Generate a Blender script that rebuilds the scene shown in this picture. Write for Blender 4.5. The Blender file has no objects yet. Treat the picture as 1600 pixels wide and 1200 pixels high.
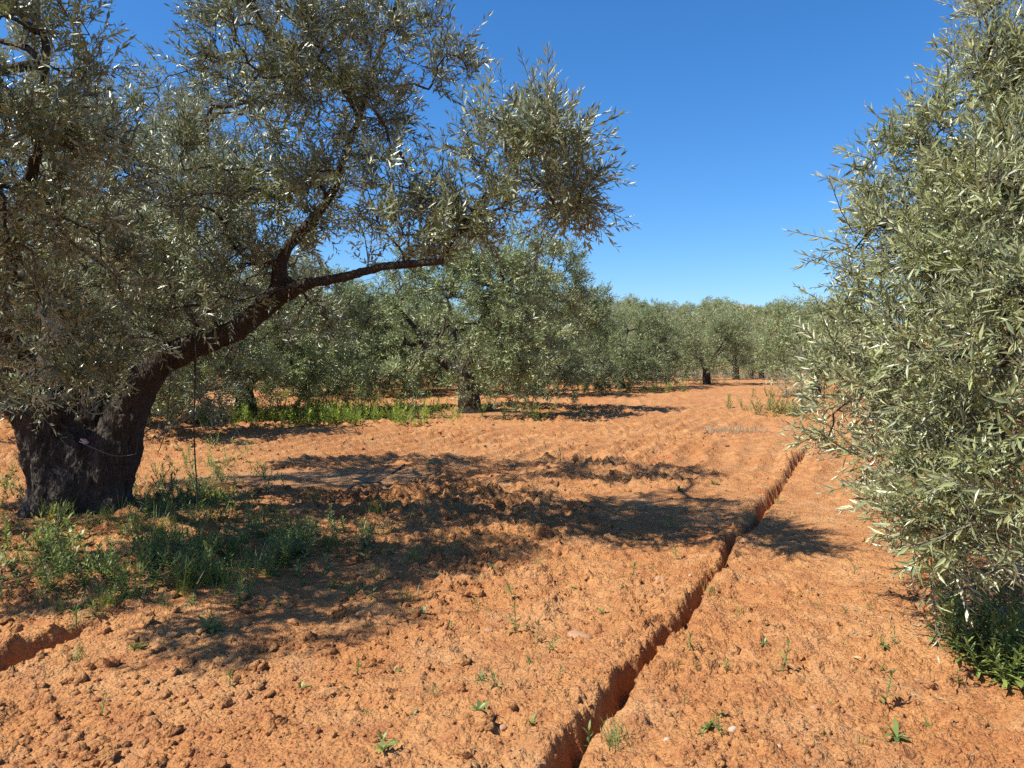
import bpy, bmesh, math
import numpy as np
from mathutils import Vector, Matrix

# ------------------------------------------------------------------ camera, sky, sun, exposure
SC = bpy.context.scene
COL = SC.collection
CAM_H, FPX = 1.6, 1208.0
PITCH = math.atan(44.0 / FPX)
cam = bpy.data.cameras.new('camera'); cam_ob = bpy.data.objects.new('camera', cam); COL.objects.link(cam_ob)
cam_ob.location = (0, 0, CAM_H); cam_ob.rotation_euler = (math.radians(90) - PITCH, 0, 0)
cam.sensor_width = 36.0; cam.lens = 36.0 * FPX / 1600.0; cam.clip_start = 0.05; cam.clip_end = 4000
SC.camera = cam_ob
SUN_EL, SUN_AZ = 53.0, 246.0            # azimuth clockwise from +Y
world = bpy.data.worlds.new('World'); SC.world = world; world.use_nodes = True
wn = world.node_tree.nodes; wl = world.node_tree.links
sky = wn.new('ShaderNodeTexSky'); sky.sky_type = 'NISHITA'; sky.sun_disc = False
sky.sun_elevation = math.radians(SUN_EL); sky.sun_rotation = math.radians(SUN_AZ)
sky.altitude = 200; sky.air_density = 1.0; sky.dust_density = 0.5; sky.ozone_density = 10.0
sat = wn.new('ShaderNodeHueSaturation'); sat.inputs['Saturation'].default_value = 1.15; wl.new(sky.outputs[0], sat.inputs['Color'])
wl.new(sat.outputs[0], wn['Background'].inputs[0]); wn['Background'].inputs[1].default_value = 0.099
sun = bpy.data.lights.new('sun', 'SUN'); sun.energy = 5.0; sun.angle = math.radians(0.53); sun.color = (1.0, 0.94, 0.84)
sun_ob = bpy.data.objects.new('sun', sun); COL.objects.link(sun_ob); sun_ob.location = (-20, 0, 30)
_e, _a = math.radians(SUN_EL), math.radians(SUN_AZ)
SUN_DIR = Vector((math.sin(_a) * math.cos(_e), math.cos(_a) * math.cos(_e), math.sin(_e)))
sun_ob.rotation_euler = (-SUN_DIR).to_track_quat('-Z', 'Y').to_euler()
SC.view_settings.view_transform = 'Standard'; SC.view_settings.look = 'None'
SC.view_settings.exposure = 0.86; SC.view_settings.gamma = 1.0; SC.view_settings.use_curve_mapping = False
SC.render.engine = 'CYCLES'
SC.cycles.max_bounces = 5; SC.cycles.diffuse_bounces = 4; SC.cycles.transparent_max_bounces = 4; SC.cycles.use_denoising = False
SC.cycles.sample_clamp_indirect = 4.0

# ------------------------------------------------------------------ helpers
RNG = np.random.default_rng(11)
_cp, _sp = math.cos(PITCH), math.sin(PITCH)
def ray(px, py):
    a, b = (px - 800.0), (600.0 - py)
    return np.array([a, FPX * _cp + b * _sp, -FPX * _sp + b * _cp])
def P(px, py, d):                       # the point at distance d in front of the lens seen at a photo pixel
    r = ray(px, py); return np.array([0, 0, CAM_H]) + r * (d / r[1])
def G(px, py):                          # the point of flat ground seen at a photo pixel
    r = ray(px, py); t = -CAM_H / r[2]; return np.array([r[0] * t, r[1] * t])
def smooth(a, b, x):
    t = np.clip((x - a) / (b - a), 0, 1); return t * t * (3 - 2 * t)
def nrm(v):
    return v / np.maximum(np.linalg.norm(v, axis=-1, keepdims=True), 1e-9)

def _hash(ix, iy, iz, seed):
    h = (ix.astype(np.int64) * 374761393 + iy.astype(np.int64) * 668265263 + iz.astype(np.int64) * 2147483647 + seed * 1274126177) & 0xffffffff
    h = ((h ^ (h >> 13)) * 1274126177) & 0xffffffff
    h = ((h ^ (h >> 16)) * 2246822519) & 0xffffffff
    return ((h ^ (h >> 15)) & 0xffffff) / float(0xffffff)
def noise2(x, y, seed=0):
    ix, iy = np.floor(x), np.floor(y); fx, fy = x - ix, y - iy
    ux, uy = fx * fx * fx * (fx * (fx * 6 - 15) + 10), fy * fy * fy * (fy * (fy * 6 - 15) + 10); z = np.zeros_like(ix)
    a, b = _hash(ix, iy, z, seed), _hash(ix + 1, iy, z, seed); c, d = _hash(ix, iy + 1, z, seed), _hash(ix + 1, iy + 1, z, seed)
    return ((a * (1 - ux) + b * ux) * (1 - uy) + (c * (1 - ux) + d * ux) * uy) * 2 - 1
def noise3(p, seed=0):
    i = np.floor(p); f = p - i; u = f * f * (3 - 2 * f); r = 0
    for dx in (0, 1):
        for dy in (0, 1):
            for dz in (0, 1):
                w = (u[:, 0] if dx else 1 - u[:, 0]) * (u[:, 1] if dy else 1 - u[:, 1]) * (u[:, 2] if dz else 1 - u[:, 2])
                r = r + w * _hash(i[:, 0] + dx, i[:, 1] + dy, i[:, 2] + dz, seed)
    return r * 2 - 1
def lumps(x, y, cell, seed, prob, r0, r1):      # irregular half-buried clods, height in units of cell
    X, Y = x / cell, y / cell
    X = X + 0.38 * noise2(X * 1.9, Y * 1.9, seed + 1) + 0.16 * noise2(X * 4.6, Y * 4.6, seed + 5)
    Y = Y + 0.38 * noise2(X * 1.9 + 31, Y * 1.9, seed + 2) + 0.16 * noise2(X * 4.6, Y * 4.6 + 9, seed + 6)
    ix, iy = np.floor(X), np.floor(Y); out = np.zeros_like(X); z = np.zeros_like(ix)
    for dx in (-1, 0, 1):
        for dy in (-1, 0, 1):
            cx, cy = ix + dx, iy + dy
            ox, oy = _hash(cx, cy, z, seed), _hash(cx, cy, z + 1, seed)
            rr = r0 + (r1 - r0) * _hash(cx, cy, z + 2, seed) ** 2; on = _hash(cx, cy, z + 3, seed) < prob
            q = rr * rr - (X - cx - ox) ** 2 - (Y - cy - oy) ** 2
            out = np.maximum(out, np.where(on & (q > 0), np.sqrt(np.maximum(q, 0)) * 0.85, 0))
    return out

# ------------------------------------------------------------------ meshes and objects
def mesh_arrays(name, V, F, mats, midx=None, attrs=None, smooth_sh=False):
    me = bpy.data.meshes.new(name); V = np.ascontiguousarray(V, dtype=np.float32); F = np.ascontiguousarray(F, dtype=np.int32)
    n, k = F.shape
    me.vertices.add(len(V)); me.vertices.foreach_set('co', V.ravel())
    me.loops.add(n * k); me.loops.foreach_set('vertex_index', F.ravel())
    me.polygons.add(n); me.polygons.foreach_set('loop_start', np.arange(0, n * k, k, dtype=np.int32))
    if midx is not None: me.polygons.foreach_set('material_index', np.ascontiguousarray(midx, dtype=np.int32))
    me.polygons.foreach_set('use_smooth', np.full(n, smooth_sh, dtype=bool))
    for m in (mats if isinstance(mats, (list, tuple)) else [mats]): me.materials.append(m)
    for an, av in (attrs or {}).items():
        at = me.attributes.new(an, 'FLOAT', 'POINT'); at.data.foreach_set('value', np.ascontiguousarray(av, dtype=np.float32))
    me.update(calc_edges=True)
    return me
def add(name, me, parent=None, loc=None, rot=None, scale=None):
    o = bpy.data.objects.new(name, me); COL.objects.link(o)
    if parent is not None: o.parent = parent
    if loc is not None: o.location = loc
    if rot is not None: o.rotation_euler = rot
    if scale is not None: o.scale = scale if hasattr(scale, '__len__') else (scale,) * 3
    return o
def tag(o, label=None, cat=None, group=None, kind=None):
    if label: o['label'] = label
    if cat: o['category'] = cat
    if group: o['group'] = group
    if kind: o['kind'] = kind
    return o
def copy_tree(o, parent=None):
    c = o.copy(); COL.objects.link(c); c.parent = parent
    for ch in list(o.children): copy_tree(ch, c)
    return c

# ------------------------------------------------------------------ materials
def new_mat(name):
    m = bpy.data.materials.new(name); m.use_nodes = True; n = m.node_tree.nodes; l = m.node_tree.links
    return m, n, l, n['Principled BSDF']
def N(n, t, **kw):
    x = n.new(t)
    for k, v in kw.items(): setattr(x, k, v)
    return x
def mixc(n, l, fac, a, b):
    m = N(n, 'ShaderNodeMix', data_type='RGBA')
    if isinstance(fac, (int, float)): m.inputs[0].default_value = fac
    else: l.new(fac, m.inputs[0])
    for s, v in ((6, a), (7, b)):
        if isinstance(v, tuple): m.inputs[s].default_value = (*v, 1)
        else: l.new(v, m.inputs[s])
    return m.outputs[2]
def noise_tex(n, l, scale, detail=4, rough=0.55, vec=None):
    t = N(n, 'ShaderNodeTexNoise'); t.inputs['Scale'].default_value = scale; t.inputs['Detail'].default_value = detail
    t.inputs['Roughness'].default_value = rough
    if vec is not None: l.new(vec, t.inputs['Vector'])
    return t.outputs[0]
def ramp(n, l, src, stops):
    r = N(n, 'ShaderNodeValToRGB'); e = r.color_ramp.elements
    e[0].position, e[0].color = stops[0][0], (*([stops[0][1]] * 3), 1); e[1].position, e[1].color = stops[1][0], (*([stops[1][1]] * 3), 1)
    l.new(src, r.inputs[0]); return r.outputs[0]

def leaf_material(name, top, under, tint_dark, tint_light, gloss=0.42, transl=0.18, objvar=0.0):
    m, n, l, b = new_mat(name)
    geo = N(n, 'ShaderNodeNewGeometry'); at = N(n, 'ShaderNodeAttribute', attribute_name='tint')
    t1 = mixc(n, l, at.outputs['Fac'], tint_dark, tint_light)
    tm = N(n, 'ShaderNodeMix', data_type='RGBA', blend_type='MULTIPLY'); tm.inputs[0].default_value = 1
    l.new(mixc(n, l, geo.outputs['Backfacing'], top, under), tm.inputs[6]); l.new(t1, tm.inputs[7])
    colr = tm.outputs[2]
    if objvar:
        oi = N(n, 'ShaderNodeObjectInfo'); mr = N(n, 'ShaderNodeMapRange'); mr.inputs[3].default_value = 1 - objvar; mr.inputs[4].default_value = 1 + objvar
        l.new(oi.outputs['Random'], mr.inputs[0]); hs = N(n, 'ShaderNodeHueSaturation'); l.new(mr.outputs[0], hs.inputs['Value']); l.new(colr, hs.inputs['Color']); colr = hs.outputs[0]
    l.new(colr, b.inputs['Base Color']); b.inputs['Roughness'].default_value = gloss
    b.inputs['Specular IOR Level'].default_value = 0.7
    tr = N(n, 'ShaderNodeBsdfTranslucent'); hs2 = N(n, 'ShaderNodeHueSaturation'); hs2.inputs['Saturation'].default_value = 1.35; hs2.inputs['Value'].default_value = 1.1
    l.new(colr, hs2.inputs['Color']); l.new(hs2.outputs[0], tr.inputs[0])
    mx = N(n, 'ShaderNodeMixShader'); mx.inputs[0].default_value = transl
    l.new(b.outputs[0], mx.inputs[1]); l.new(tr.outputs[0], mx.inputs[2]); l.new(mx.outputs[0], n['Material Output'].inputs[0])
    return m
M_LEAF = leaf_material('olive_leaf', (0.142, 0.168, 0.084), (0.33, 0.375, 0.28), (0.40, 0.42, 0.40), (1.75, 1.65, 1.4), 0.40, 0.14)
M_LEAF_R = leaf_material('olive_leaf_spring', (0.190, 0.222, 0.118), (0.42, 0.455, 0.34), (0.38, 0.42, 0.38), (1.8, 1.68, 1.3), 0.40, 0.16)
M_LEAF_FAR = leaf_material('olive_leaf_far', (0.138, 0.178, 0.076), (0.29, 0.335, 0.205), (0.42, 0.45, 0.42), (1.7, 1.62, 1.3), 0.45, 0.16, 0.12)
M_WEED = leaf_material('weed_leaf', (0.16, 0.225, 0.062), (0.19, 0.25, 0.09), (0.45, 0.5, 0.45), (1.75, 1.5, 1.3), 0.5, 0.32)
M_WEED_SUNLIT = leaf_material('sunlit_weed_leaf', (0.215, 0.295, 0.062), (0.24, 0.31, 0.09), (0.45, 0.5, 0.45), (1.6, 1.45, 1.2), 0.5, 0.35)  # brighter, yellower copy of the weed leaf with sunlight put into its colour
M_GRASS = leaf_material('grass_blade', (0.12, 0.19, 0.045), (0.13, 0.2, 0.055), (0.6, 0.7, 0.6), (1.7, 1.4, 1.3), 0.55, 0.3)
M_DRY = leaf_material('dry_weed', (0.30, 0.25, 0.16), (0.32, 0.27, 0.18), (0.5, 0.5, 0.5), (1.3, 1.3, 1.3), 0.8, 0.1)
M_BUD = leaf_material('flower_bud', (0.36, 0.37, 0.12), (0.36, 0.37, 0.12), (0.7, 0.75, 0.7), (1.35, 1.3, 1.2), 0.6, 0.2)
def bark_material(name, c0, c1, c2, scale=1.0):
    m, n, l, b = new_mat(name)
    tc = N(n, 'ShaderNodeTexCoord'); mp = N(n, 'ShaderNodeMapping'); mp.inputs['Scale'].default_value = (1, 1, 0.35)
    l.new(tc.outputs['Object'], mp.inputs[0]); v = mp.outputs[0]
    big = noise_tex(n, l, 5 * scale, 5, 0.6, v); fine = noise_tex(n, l, 42 * scale, 6, 0.7, v)
    c = mixc(n, l, ramp(n, l, big, [(0.35, 0), (0.68, 1)]), c0, c1)
    c = mixc(n, l, ramp(n, l, fine, [(0.5, 0), (0.75, 1)]), c, c2)
    l.new(c, b.inputs['Base Color']); b.inputs['Roughness'].default_value = 0.92; b.inputs['Specular IOR Level'].default_value = 0.2
    vo = N(n, 'ShaderNodeTexVoronoi', feature='DISTANCE_TO_EDGE'); vo.inputs['Scale'].default_value = 26 * scale; l.new(v, vo.inputs['Vector'])
    mm = N(n, 'ShaderNodeMath', operation='ADD'); l.new(ramp(n, l, vo.outputs[0], [(0.0, 0), (0.25, 1)]), mm.inputs[0]); l.new(fine, mm.inputs[1])
    bp = N(n, 'ShaderNodeBump'); bp.inputs['Strength'].default_value = 0.8; bp.inputs['Distance'].default_value = 0.018; l.new(mm.outputs[0], bp.inputs['Height'])
    l.new(bp.outputs[0], b.inputs['Normal'])
    return m
M_BARK = bark_material('old_olive_bark', (0.036, 0.028, 0.021), (0.072, 0.060, 0.047), (0.115, 0.105, 0.086))
M_TWIG = bark_material('twig_bark', (0.17, 0.145, 0.11), (0.23, 0.21, 0.17), (0.27, 0.25, 0.2), 2.0)
M_BRANCH = bark_material('branch_bark', (0.065, 0.050, 0.037), (0.11, 0.092, 0.072), (0.15, 0.135, 0.11), 1.5)

def soil_material():
    m, n, l, b = new_mat('orange_tilled_soil')
    tc = N(n, 'ShaderNodeTexCoord'); v = tc.outputs['Object']
    big = noise_tex(n, l, 0.55, 4, 0.55, v); mid = noise_tex(n, l, 7, 6, 0.62, v); fine = noise_tex(n, l, 70, 8, 0.72, v); grit_shade = noise_tex(n, l, 260, 4, 0.7, v)
    c = mixc(n, l, ramp(n, l, big, [(0.36, 0), (0.64, 1)]), (0.395, 0.172, 0.062), (0.470, 0.236, 0.093))
    c = mixc(n, l, ramp(n, l, mid, [(0.42, 0), (0.72, 1)]), c, (0.30, 0.116, 0.047))
    c = mixc(n, l, ramp(n, l, fine, [(0.52, 0), (0.75, 0.75)]), c, (0.53, 0.295, 0.13))
    c = mixc(n, l, ramp(n, l, grit_shade, [(0.60, 0), (0.72, 0.55)]), c, (0.235, 0.088, 0.036))  # dark specks paint the shade of small soil pits into the colour
    crust = noise_tex(n, l, 1.7, 7, 0.65, v)
    c = mixc(n, l, ramp(n, l, crust, [(0.48, 0), (0.68, 0.7)]), c, (0.47, 0.268, 0.125))
    damp = noise_tex(n, l, 2.6, 6, 0.7, v)
    c = mixc(n, l, ramp(n, l, damp, [(0.54, 0), (0.72, 0.65)]), c, (0.245, 0.09, 0.038))
    at = N(n, 'ShaderNodeAttribute', attribute_name='compact')
    cf = N(n, 'ShaderNodeMath', operation='MULTIPLY'); cf.inputs[1].default_value = 0.45; l.new(at.outputs['Fac'], cf.inputs[0])
    c = mixc(n, l, cf.outputs[0], c, mixc(n, l, mid, (0.33, 0.185, 0.09), (0.40, 0.24, 0.125)))
    wt = N(n, 'ShaderNodeAttribute', attribute_name='trench_shade')
    wf = N(n, 'ShaderNodeMath', operation='MULTIPLY'); wf.inputs[1].default_value = 0.5; l.new(wt.outputs['Fac'], wf.inputs[0])
    c = mixc(n, l, wf.outputs[0], c, (0.34, 0.14, 0.055))  # trench walls tinted darker, their shade painted into the soil colour
    l.new(c, b.inputs['Base Color']); b.inputs['Roughness'].default_value = 0.95; b.inputs['Specular IOR Level'].default_value = 0.12
    s = N(n, 'ShaderNodeMath', operation='MULTIPLY_ADD'); l.new(mid, s.inputs[0]); s.inputs[1].default_value = 2.2; l.new(fine, s.inputs[2])
    bp = N(n, 'ShaderNodeBump'); bp.inputs['Strength'].default_value = 0.6; bp.inputs['Distance'].default_value = 0.018; l.new(s.outputs[0], bp.inputs['Height'])
    vo = N(n, 'ShaderNodeTexVoronoi', feature='SMOOTH_F1'); vo.inputs['Scale'].default_value = 58; vo.inputs['Smoothness'].default_value = 0.25; vo.inputs['Randomness'].default_value = 1.0
    wv = N(n, 'ShaderNodeVectorMath', operation='ADD'); wn_ = N(n, 'ShaderNodeTexNoise'); wn_.inputs['Scale'].default_value = 35; wn_.inputs['Detail'].default_value = 3; l.new(v, wn_.inputs['Vector'])
    ws = N(n, 'ShaderNodeVectorMath', operation='SCALE'); ws.inputs['Scale'].default_value = 0.03; l.new(wn_.outputs['Color'], ws.inputs[0]); l.new(v, wv.inputs[0]); l.new(ws.outputs[0], wv.inputs[1]); l.new(wv.outputs[0], vo.inputs['Vector'])
    bpv = N(n, 'ShaderNodeBump', invert=True); bpv.inputs['Strength'].default_value = 0.9; bpv.inputs['Distance'].default_value = 0.017; l.new(vo.outputs[0], bpv.inputs['Height']); l.new(bp.outputs[0], bpv.inputs['Normal'])
    bp2 = N(n, 'ShaderNodeBump'); bp2.inputs['Strength'].default_value = 0.5; bp2.inputs['Distance'].default_value = 0.004; l.new(grit_shade, bp2.inputs['Height']); l.new(bpv.outputs[0], bp2.inputs['Normal'])
    l.new(bp2.outputs[0], b.inputs['Normal'])
    return m
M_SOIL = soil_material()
def plain(name, c0, c1, scale=8, rough=0.85, bump=0.0):
    m, n, l, b = new_mat(name); tc = N(n, 'ShaderNodeTexCoord'); t = noise_tex(n, l, scale, 5, 0.6, tc.outputs['Object'])
    l.new(mixc(n, l, t, c0, c1), b.inputs['Base Color']); b.inputs['Roughness'].default_value = rough
    if bump:
        bp = N(n, 'ShaderNodeBump'); bp.inputs['Strength'].default_value = 0.6; bp.inputs['Distance'].default_value = bump; l.new(t, bp.inputs['Height']); l.new(bp.outputs[0], b.inputs['Normal'])
    return m
M_STONE = plain('field_stone', (0.28, 0.15, 0.08), (0.38, 0.215, 0.12), 14, 0.85, 0.01)
M_PEBBLE = plain('pale_pebble', (0.36, 0.23, 0.14), (0.46, 0.34, 0.24), 30, 0.7, 0.004)
M_HOSE = plain('black_hose', (0.018, 0.017, 0.016), (0.035, 0.032, 0.03), 20, 0.6)
M_WIRE = plain('pale_wire', (0.2, 0.19, 0.18), (0.3, 0.28, 0.27), 30, 0.5)
M_RAG = plain('pink_rag', (0.36, 0.27, 0.27), (0.45, 0.35, 0.35), 30, 0.8)
M_WALLW = plain('white_render', (0.70, 0.68, 0.64), (0.8, 0.78, 0.74), 2, 0.9)
M_ROOF = plain('roof_tile', (0.45, 0.34, 0.26), (0.52, 0.41, 0.33), 3, 0.9)
M_PANE = plain('dark_pane', (0.03, 0.035, 0.04), (0.05, 0.055, 0.06), 2, 0.2)

# ------------------------------------------------------------------ ground
TA = np.array([-1.17, 0.0]); TU = np.array([0.4286, 0.9035]); TN = np.array([TU[1], -TU[0]])   # irrigation trench: origin, direction, right normal
TRUNK_A = G(122, 812)
def hills(x, y):
    r = np.hypot(x, y)
    h = 13.2 * smooth(95, 250, r) * (0.86 + 0.14 * np.sin(x * 0.021 + 0.6)) - 1.6 * smooth(55, 95, r) * (1 - smooth(95, 140, r))
    return h + 2.0 * noise2(x / 38.0, y / 60.0, 91) * smooth(90, 160, r)
PATCH = [(G(500, 745), 1.9, 0.85, 0.25), (G(450, 606), 3.2, 3.6, 0.1), (G(700, 650), 2.8, 1.6, 0.1)]
def compact_at(x, y):
    c = np.zeros_like(x)
    for (p, a, b, _) in PATCH:
        q = ((x - p[0]) / a) ** 2 + ((y - p[1]) / b) ** 2 + 0.35 * noise2(x * 1.3, y * 1.3, 17)
        c = np.maximum(c, 1 - smooth(0.55, 1.05, q))
    return c
def trench_profile(x, y, o, u, width, depth, s0, s1, seed):
    n = np.array([u[1], -u[0]]); dx, dy = x - o[0], y - o[1]
    al = dx * u[0] + dy * u[1]; ac = dx * n[0] + dy * n[1]
    ac = ac + 0.034 * noise2(al * 1.9, al * 0 + 3.3, seed) + 0.026 * noise2(al * 5.3, ac * 5, seed + 1) + 0.014 * noise2(al * 14, ac * 14, seed + 2) + 0.004 * noise2(al * 33, ac * 33, seed + 5)
    live = smooth(s0, s0 + 0.35, al) * (1 - smooth(s1 - 0.8, s1, al)); w = width * (1 + 0.38 * noise2(al * 1.3, al * 0, seed + 3))
    cut = smooth(-w / 2 - 0.02, -w / 2 + 0.045, ac) * (1 - smooth(w / 2 - 0.07, w / 2 + 0.01, ac))
    bermL = np.exp(-((ac + w / 2 + 0.10) / 0.11) ** 2) * 0.032; bermR = np.exp(-((ac - w / 2 - 0.08) / 0.08) ** 2) * 0.022
    return live, cut * depth * (1 + 0.2 * noise2(al * 1.7, ac * 2, seed + 4)), bermL + bermR, ac
def ground_h(x, y, full=False):
    x = np.asarray(x, dtype=float); y = np.asarray(y, dtype=float); r = np.hypot(x, y)
    comp = compact_at(x, y)
    al = (x - TA[0]) * TU[0] + (y - TA[1]) * TU[1]; ac = (x - TA[0]) * TN[0] + (y - TA[1]) * TN[1]
    lv, cut, berm, act = trench_profile(x, y, TA, TU, 0.105, 0.155, 0.4, 14.8, 40)
    p0, p1 = G(-60, 1062), G(150, 982); u2 = (p1 - p0) / np.linalg.norm(p1 - p0)
    lv2, cut2, berm2, _ = trench_profile(x, y, p0, u2, 0.22, 0.20, -1.0, float(np.linalg.norm(p1 - p0)) + 0.3, 60)
    h = 0.05 * noise2(x * 0.33, y * 0.33, 1) + 0.028 * noise2(x * 0.95, y * 0.95, 2)
    h = h + 0.09 * np.exp(-(((x - TRUNK_A[0]) ** 2 + (y - TRUNK_A[1]) ** 2) / 1.1))
    rough = (1 - 0.9 * comp) * np.where(ac < 0, 1.0, 0.72) * (0.78 + 0.55 * noise2(x * 0.7, y * 0.7, 8))
    left = 1 - smooth(-2.4, -0.6, ac)
    rough = rough * (0.55 + 0.45 * (1 - np.exp(-((x - G(650, 690)[0]) / 5.0) ** 2 - ((y - 14.2) / 2.6) ** 2)))
    rough = rough * (1 - 0.2 * lv * smooth(0.0, 0.05, cut)) * (1 + 0.5 * lv * np.exp(-(act / 0.16) ** 2))
    rid = np.sin(ac * math.pi / 0.46 + 2.4 * noise2(x * 0.7, y * 0.7, 12)) * (0.6 + 0.6 * noise2(x * 0.4 + 7, y * 0.4, 13))
    h = h + (1.1 - 1.6 * np.abs(rid)) * (0.011 + 0.042 * smooth(8, 13, y)) * (1 - comp) * (1 - smooth(40, 70, r))
    f1 = (1 - smooth(45, 80, r)) * (1 - 0.45 * smooth(8, 13, r)); f2 = (1 - smooth(24, 40, r)) * (1 + 0.6 * smooth(8, 14, r)); f3 = 1 - smooth(12, 22, r)
    big = lumps(x, y, 0.24, 100, 0.34, 0.12, 0.44) * 0.24
    midl = lumps(x, y, 0.105, 120, 0.66, 0.15, 0.55) * 0.105
    sml = lumps(x, y, 0.05, 140, 0.75, 0.2, 0.62) * 0.05
    tin = lumps(x, y, 0.026, 160, 0.8, 0.25, 0.62) * 0.026
    fb = 0.010 * noise2(x * 6, y * 6, 3) + 0.006 * noise2(x * 15, y * 15, 4) + 0.0035 * noise2(x * 37, y * 37, 5)
    h = h + rough * (f1 * (0.45 + 0.45 * left) * big + f2 * (0.9 + 0.55 * left) * midl + f3 * (0.95 * sml + 1.05 * tin) + 1.7 * fb)
    pit = lumps(x, y, 0.33, 180, 0.22, 0.05, 0.16) * 0.33
    h = h - 0.6 * pit * rough * f2 - 0.9 * lumps(x, y, 0.15, 190, 0.32, 0.05, 0.19) * 0.15 * rough * f3
    h = h - lv * cut + lv * berm * (0.6 + 0.6 * noise2(al * 3, ac * 3, 21)) - lv2 * cut2 + lv2 * berm2
    h = h + hills(x, y)
    return (h, comp, np.clip(lv * smooth(0.02, 0.1, cut) + lv2 * smooth(0.02, 0.1, cut2), 0, 1)) if full else h
def gz(x, y): return float(ground_h(np.array([x]), np.array([y]))[0])

def build_ground():
    half = math.radians(41.5)
    th = np.linspace(-half, half, 490)
    rr = [1.9]
    while rr[-1] < 25: rr.append(rr[-1] * 1.0034)
    while rr[-1] < 1500: rr.append(rr[-1] * 1.03)
    rr = np.array(rr); T, R = np.meshgrid(th, rr)
    X, Y = (R * np.sin(T)).ravel(), (R * np.cos(T)).ravel()
    h, c, w = ground_h(X, Y, True); nr, nc = R.shape
    idx = np.arange(nr * nc).reshape(nr, nc)
    F = np.stack([idx[:-1, :-1], idx[:-1, 1:], idx[1:, 1:], idx[1:, :-1]], -1).reshape(-1, 4)
    V = np.stack([X, Y, h], 1)
    th2 = np.linspace(half, 2 * math.pi - half, 110); r2 = np.concatenate([rr[:750:10], rr[750::4], rr[-1:]]); T2, R2 = np.meshgrid(th2, r2)
    X2, Y2 = (R2 * np.sin(T2)).ravel(), (R2 * np.cos(T2)).ravel(); h2, c2, w2 = ground_h(X2, Y2, True)
    id2 = np.arange(R2.size).reshape(R2.shape) + len(V)
    F2 = np.stack([id2[:-1, :-1], id2[:-1, 1:], id2[1:, 1:], id2[1:, :-1]], -1).reshape(-1, 4)
    th3 = np.linspace(0, 2 * math.pi, 90); r3 = np.linspace(0.02, 1.93, 40); T3, R3 = np.meshgrid(th3, r3)
    X3, Y3 = (R3 * np.sin(T3)).ravel(), (R3 * np.cos(T3)).ravel(); h3, c3, w3 = ground_h(X3, Y3, True); h3 = h3 - 0.004
    id3 = np.arange(R3.size).reshape(R3.shape) + len(V) + R2.size
    F3 = np.stack([id3[:-1, :-1], id3[:-1, 1:], id3[1:, 1:], id3[1:, :-1]], -1).reshape(-1, 4)
    V = np.concatenate([V, np.stack([X2, Y2, h2], 1), np.stack([X3, Y3, h3], 1)]); F = np.concatenate([F, F2, F3])[:, ::-1]
    me = mesh_arrays('ground', V, F, M_SOIL, None, {'compact': np.concatenate([c, c2, c3]), 'trench_shade': np.concatenate([w, w2, w3])}, True)
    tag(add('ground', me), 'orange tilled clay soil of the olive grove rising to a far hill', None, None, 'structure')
build_ground()

# ------------------------------------------------------------------ plant building blocks
LEAF4 = np.array([[0, 0, 0], [-.5, .42, .10], [.5, .42, .10], [0, .45, 0], [0, 1, -.05]])   # x width, y along, z up (upper side)
LEAF4_F = np.array([[0, 3, 1], [0, 2, 3], [1, 3, 4], [3, 2, 4]])
LEAF2 = np.array([[0, 0, 0], [-.5, .44, .09], [.5, .44, .09], [0, 1, -.04]]); LEAF2_F = np.array([[0, 3, 1], [0, 2, 3]])
def frames(d, upref):
    y = nrm(d); x = nrm(np.cross(y, upref)); z = np.cross(x, y); return np.stack([x, y, z], -1)     # columns
def place_leaves(base, d, up, length, width, L, LF, bend=None):
    Rm = frames(d, up); S = np.stack([width, length, length], -1)
    loc = L[None] * S[:, None, :] * np.array([1, 1, 0.42])
    V = np.einsum('nij,nkj->nki', Rm, loc) + base[:, None, :]
    F = LF[None] + (np.arange(len(base)) * len(L))[:, None, None]
    return V.reshape(-1, 3), F.reshape(-1, 3)
def tubes(p0, p1, r0, r1, k):
    d = nrm(p1 - p0); ref = np.where(np.abs(d[:, 2:3]) > 0.9, np.array([[1., 0, 0]]), np.array([[0, 0, 1.]]))
    x = nrm(np.cross(d, ref)); y = np.cross(d, x); a = np.arange(k) * 2 * math.pi / k
    c, s = np.cos(a)[None, :, None], np.sin(a)[None, :, None]; ring = x[:, None] * c + y[:, None] * s
    V = np.concatenate([p0[:, None] + ring * r0[:, None, None], p1[:, None] + ring * r1[:, None, None]], 1)
    i = np.arange(k); j = (i + 1) % k
    f = np.concatenate([np.stack([i, j, j + k], 1), np.stack([i, j + k, i + k], 1)])
    F = f[None] + (np.arange(len(p0)) * 2 * k)[:, None, None]
    return V.reshape(-1, 3), F.reshape(-1, 3)
class Acc:                              # gathers triangles of several materials into one mesh
    def __init__(s): s.V, s.F, s.M, s.T, s.n = [], [], [], [], 0
    def put(s, V, F, m=0, tint=0.5):
        s.V.append(V); s.F.append(F + s.n); s.M.append(np.full(len(F), m)); s.T.append(np.broadcast_to(np.asarray(tint, dtype=float), (len(V),))); s.n += len(V)
    def arrays(s): return np.concatenate(s.V), np.concatenate(s.F), np.concatenate(s.M), np.concatenate(s.T)
    def mesh(s, name, mats, smooth_sh=False):
        V, F, M, T = s.arrays(); return mesh_arrays(name, V, F, mats, M, {'tint': T}, smooth_sh)

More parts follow.
